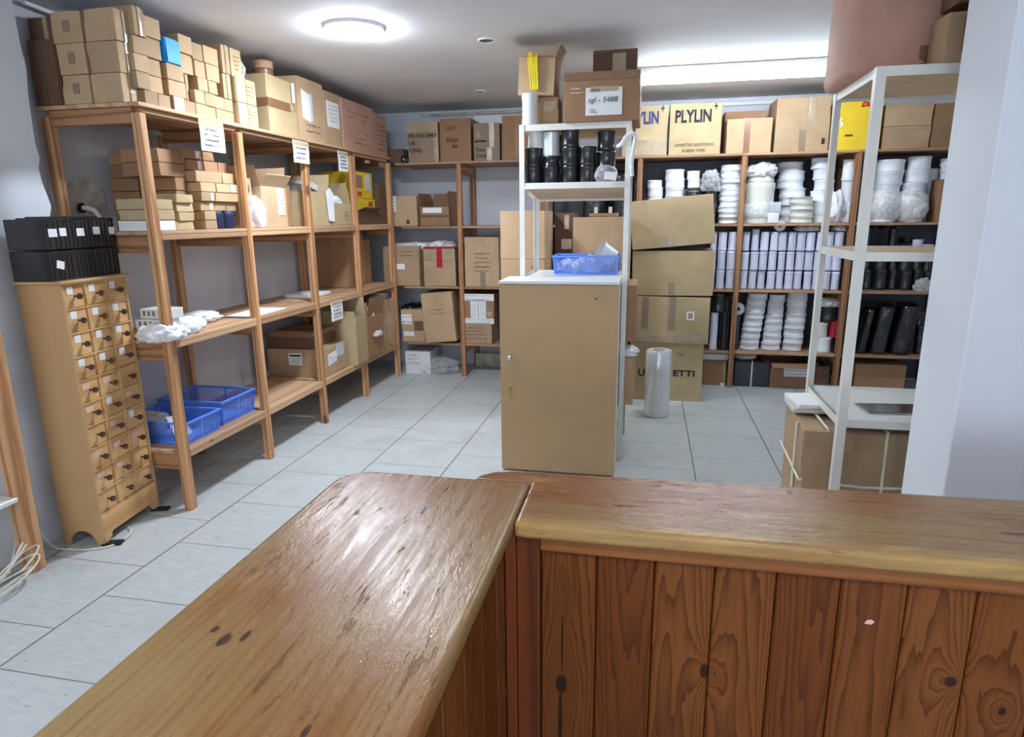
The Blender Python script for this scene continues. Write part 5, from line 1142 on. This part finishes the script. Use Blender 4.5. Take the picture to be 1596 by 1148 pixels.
for k in range(2):
    reel(f'wide black spool, {["lower","upper"][k]} one inside the crinkled labelled bag, white centre rack', uy(945,255,3.96).x, 3.965, zs+k*.09, .055, .089, 'black_plastic', kb, 'thread_spool', 'spool')
bl('black spool on top of the crinkled labelled bag in the white centre rack', 945, 3.99, 2, 1)
last('thread_spool').location.z = zs+.19
o = blob('plastic_bag', 'clear_film', (uy(945,250,3.96).x, 3.94, zs), (.066,.062,.10), seed=130, amp=.1, freq=3, flat=.8); tag(o, 'crinkled clear bag around black spools, with a small printed label, white centre rack', 'plastic bag')
tag(MB().box(-.035,-.0015,-.02,.035,0,.025).build('printed_label', 'paper', None, loc=(uy(952,268,3.87).x-.003, 3.868, zs+.038), rot=(0,.1,0)), 'small white printed label in front of the crinkled bag of black spools', 'label')
b = MB().tube(smooth_path([Vector(p) for p in ((-.19,3.90,1.885),(-.165,3.885,1.90),(-.14,3.87,1.935),(-.105,3.865,1.95),(-.09,3.87,1.93),(-.10,3.865,1.86),(-.105,3.868,1.78),(-.10,3.866,1.72))]), .011, 8)
o = b.build('plastic_strip', 'milky_film', None, True); tag(o, 'white plastic strip tied round the right post of the white centre rack', 'plastic strip')
basket('blue plastic basket on the white board of the centre rack', -.378, 4.215, 1.1425, .43, .26, .118)
q = thing('plastic_tub', 'white plastic tub lying tilted in the blue basket on the centre rack', 'tub', (-.26, 4.23, 1.25), 0, None, .2, -1.0)
MB().lathe([(.004,-.05),(.065,-.05),(.075,.05),(.08,.05),(.08,.057),(.072,.057),(.062,-.045),(.004,-.045)], seg=30).build('body', 'white_plastic', q, True)
o = blob('plastic_bag', 'clear_film', (-.37, 4.19, 1.15), (.08,.08,.09), seed=133, amp=.3); tag(o, 'crumpled clear bag in the middle of the blue basket on the centre rack', 'plastic bag')
o = blob('plastic_bag', 'clear_film', (-.51, 4.21, 1.15), (.06,.08,.07), seed=134, amp=.3); tag(o, 'crumpled clear bag at the left end of the blue basket on the centre rack', 'plastic bag')
for i, (z_, h, x1, m_, lab) in enumerate(((.7515,.345,-.055,'card_brown','brown carton on the shelf under the white board, jutting out right of the cabinet'),(.3515,.30,-.06,'card_tan','tan carton on the lowest shelf of the white centre rack, jutting out right of the cabinet'))):
    carton(lab, (-.60, 3.92, z_, x1, 4.36, z_+h), m_, 'x', seam='v')
o = blob('plastic_bag', 'white_plastic', (-.14, 4.0, .6525), (.10,.07,.055), seed=135, amp=.25); tag(o, 'white plastic bag on the tan carton, showing right of the cabinet', 'plastic bag')
# ================================================ RACK BESIDE THE PILLAR
zt = 2.0315
r = thing('padded_carton', 'huge pinkish carton with rounded taped edges on the white rack beside the pillar', 'box', (1.05, 3.18, zt))
MB().box(-.285,-.20,0,.16,.22,.465,.035,4,jit=.008).build('body', 'card_pink', r, True)
MB().box(-.045,-.2045,.02,.0,-.1985,.10,.001).build('tape', 'tape_brown', r)
MB().box(-.289,-.10,.03,-.2835,-.085,.44,.002).build('tape', 'tape_clear', r)
carton('tan carton at the front right on top of the white rack beside the pillar', (1.03, 2.80, zt, 1.20, 2.96, zt+.17), 'card_tan', 'y', seam=None, tape=[(.3,.2,.7,.9)], tmat='tape_brown', group='cartons on the rack beside the pillar')
carton('brown carton next to the front right one on top of the white rack, by the pillar', (1.205, 2.80, zt, 1.40, 3.10, zt+.2), 'card_brown', 'y', group='cartons on the rack beside the pillar')
carton('dark carton lying on the two smaller cartons on top of the white rack, by the pillar', (1.06, 2.82, zt+.2015, 1.38, 2.97, zt+.40), 'card_dark', 'y', group='cartons on the rack beside the pillar', tape=[(.2,0,.4,1)], tmat='tape_brown')
q = thing('tablet', 'dark slim tablet lying on the white board of the rack beside the pillar', 'tablet', (1.10, 3.0, .657), .1)
MB().box(-.15,-.075,0,.15,.075,.007,.003,2).build('case', 'chrome', q); MB().box(-.143,-.068,.0072,.143,.068,.0082).build('screen', 'phone_glass', q)
tag(MB().box(-.05,-.25,0,.05,.25,.0012).build('paper_sheet', 'paper', None, loc=(.93, 3.1, .657)), 'white sheet on the white board of the rack beside the pillar', 'paper') if 0 else None
r = thing('strapped_carton', 'large worn tan carton bound with white straps under the white rack beside the pillar', 'box', (.965, 3.115, 0), .0)
dm = (.50, .40, .575); s = MB(); s.b.free(); s.b = body_mesh(*dm, .012, .01); bev(s.build('body', 'card_tan', r), .006)
o = MB().box(-.255, -.216, dm[2]-.10, -.05, -.2075, dm[2]-.005, .001).build('flap', 'card_tan', r)
MB().box(-.25,-.2185,.30,-.12,-.2105,.50,.001).build('flap', 'card_tan', r)
def strap(zc=None, xc=None):
    b = MB(); e = .012
    if zc is not None:
        P = [Vector((sx*(dm[0]/2+e), sy*(dm[1]/2+e), zc+dz)) for sx, sy, dz in ((-1,-1,0),(0,-1,-.02),(1,-1,-.01),(1,1,0),(-1,1,.03),(-1,-1,0))]
    else:
        P = [Vector((xc, -(dm[1]/2+e), .004)), Vector((xc, -(dm[1]/2+e), dm[2]*.5)), Vector((xc, -(dm[1]/2+e-.006), dm[2]+.005)), Vector((xc, 0, dm[2]+.006)), Vector((xc, dm[1]/2+e, dm[2]+.004)), Vector((xc, dm[1]/2+e, .004))]
    b.tube(P, .0065, 6).build('strap', 'strap', r, True)
strap(zc=.34); strap(xc=-.16); strap(xc=.08)
P = [Vector((-(dm[0]/2+.013), y, z)) for y, z in ((-.1,.004),(-.1,.3),(-.1,dm[2]))]; MB().tube(P, .0065, 6).build('strap', 'strap', r, True)
for i, (dz, w_) in enumerate(((0,.2),(.0225,.18))):
    tag(MB().box(-w_/2,-.11,0,w_/2,.11,.02,.002).build('paper_pad', 'cream_white' if i == 0 else 'paper', None, loc=(.80, 3.22, .588+dz), rot=(0,0,.1*i)), f'{["lower","upper"][i]} white pad lying on the strapped carton under the white rack', 'paper')
o = wrapped_column('green_bag', 'green_dark', (1.345, 3.10, 0), (.095,.14), .58, seed=140, amp=.08); tag(o, 'dark green plastic sack standing between the strapped carton and the pillar', 'sack')
# blue sack and conduit high at the left wall
o = blob('blue_sack', 'blue_deep', (-2.72, 3.15, T+.385), (.12,.25,.035), seed=141, amp=.15); tag(o, 'dark blue sack squeezed under the ceiling behind the near left cartons', 'sack')
t = thing('conduit', 'white conduit pipe slanting under the ceiling at the left wall', 'pipe', (0,0,0))
MB().tube([ux(36,3,-2.86), ux(95,26,-2.86), ux(120,44,-2.86)], .011, 10).build('tube', 'white_plastic', t, True)
# ------------------------------------------------ tidy the wording of the labels
RULES = [(' from the bottom', ' up'), ('bottommost', 'lowest'), (', left part of the layer', ', left'), (', middle part of the layer', ', middle'), (', right part of the layer', ', right'),
 ('small wrapped white spool', 'wrapped white spool'), (' of the white-filled bay', ''), ('between the big cartons and the second pine post', 'beside the big cartons'), (' small kraft carton', ' kraft carton'),
 ('in the first bay', 'first bay'), ('on the second shelf of the back rack', 'second shelf of back rack'), (', left rack', ''), (' one of the ', ' of '), ('the white centre rack', 'the centre rack'),
 ('past the near corner cartons on the left rack', 'past the near corner cartons'), ('in the third bay of the left rack', 'third bay, left rack'), ('of the pair', 'of two')]
seen = {}
for o in COL.objects:
    if o.parent is None and 'label' in o:
        l = o['label']
        for a, b_ in RULES:
            if len(l.split()) <= 16: break
            l = l.replace(a, b_)
        while len(l.split()) > 16 and ' the ' in l: l = l.replace(' the ', ' ', 1)
        for a in (' in ', ' of ', ' on '):
            if len(l.split()) > 16: l = l.replace(a, ', ' if a != ' of ' else ' ', 1)
        o['label'] = l.replace(',,', ','); seen.setdefault(o['label'], []).append(o.name)
        if not 4 <= len(l.split()) <= 16: print('LONG', len(l.split()), l)
for k, v in seen.items():
    if len(v) > 1: print('DUP', k, v)
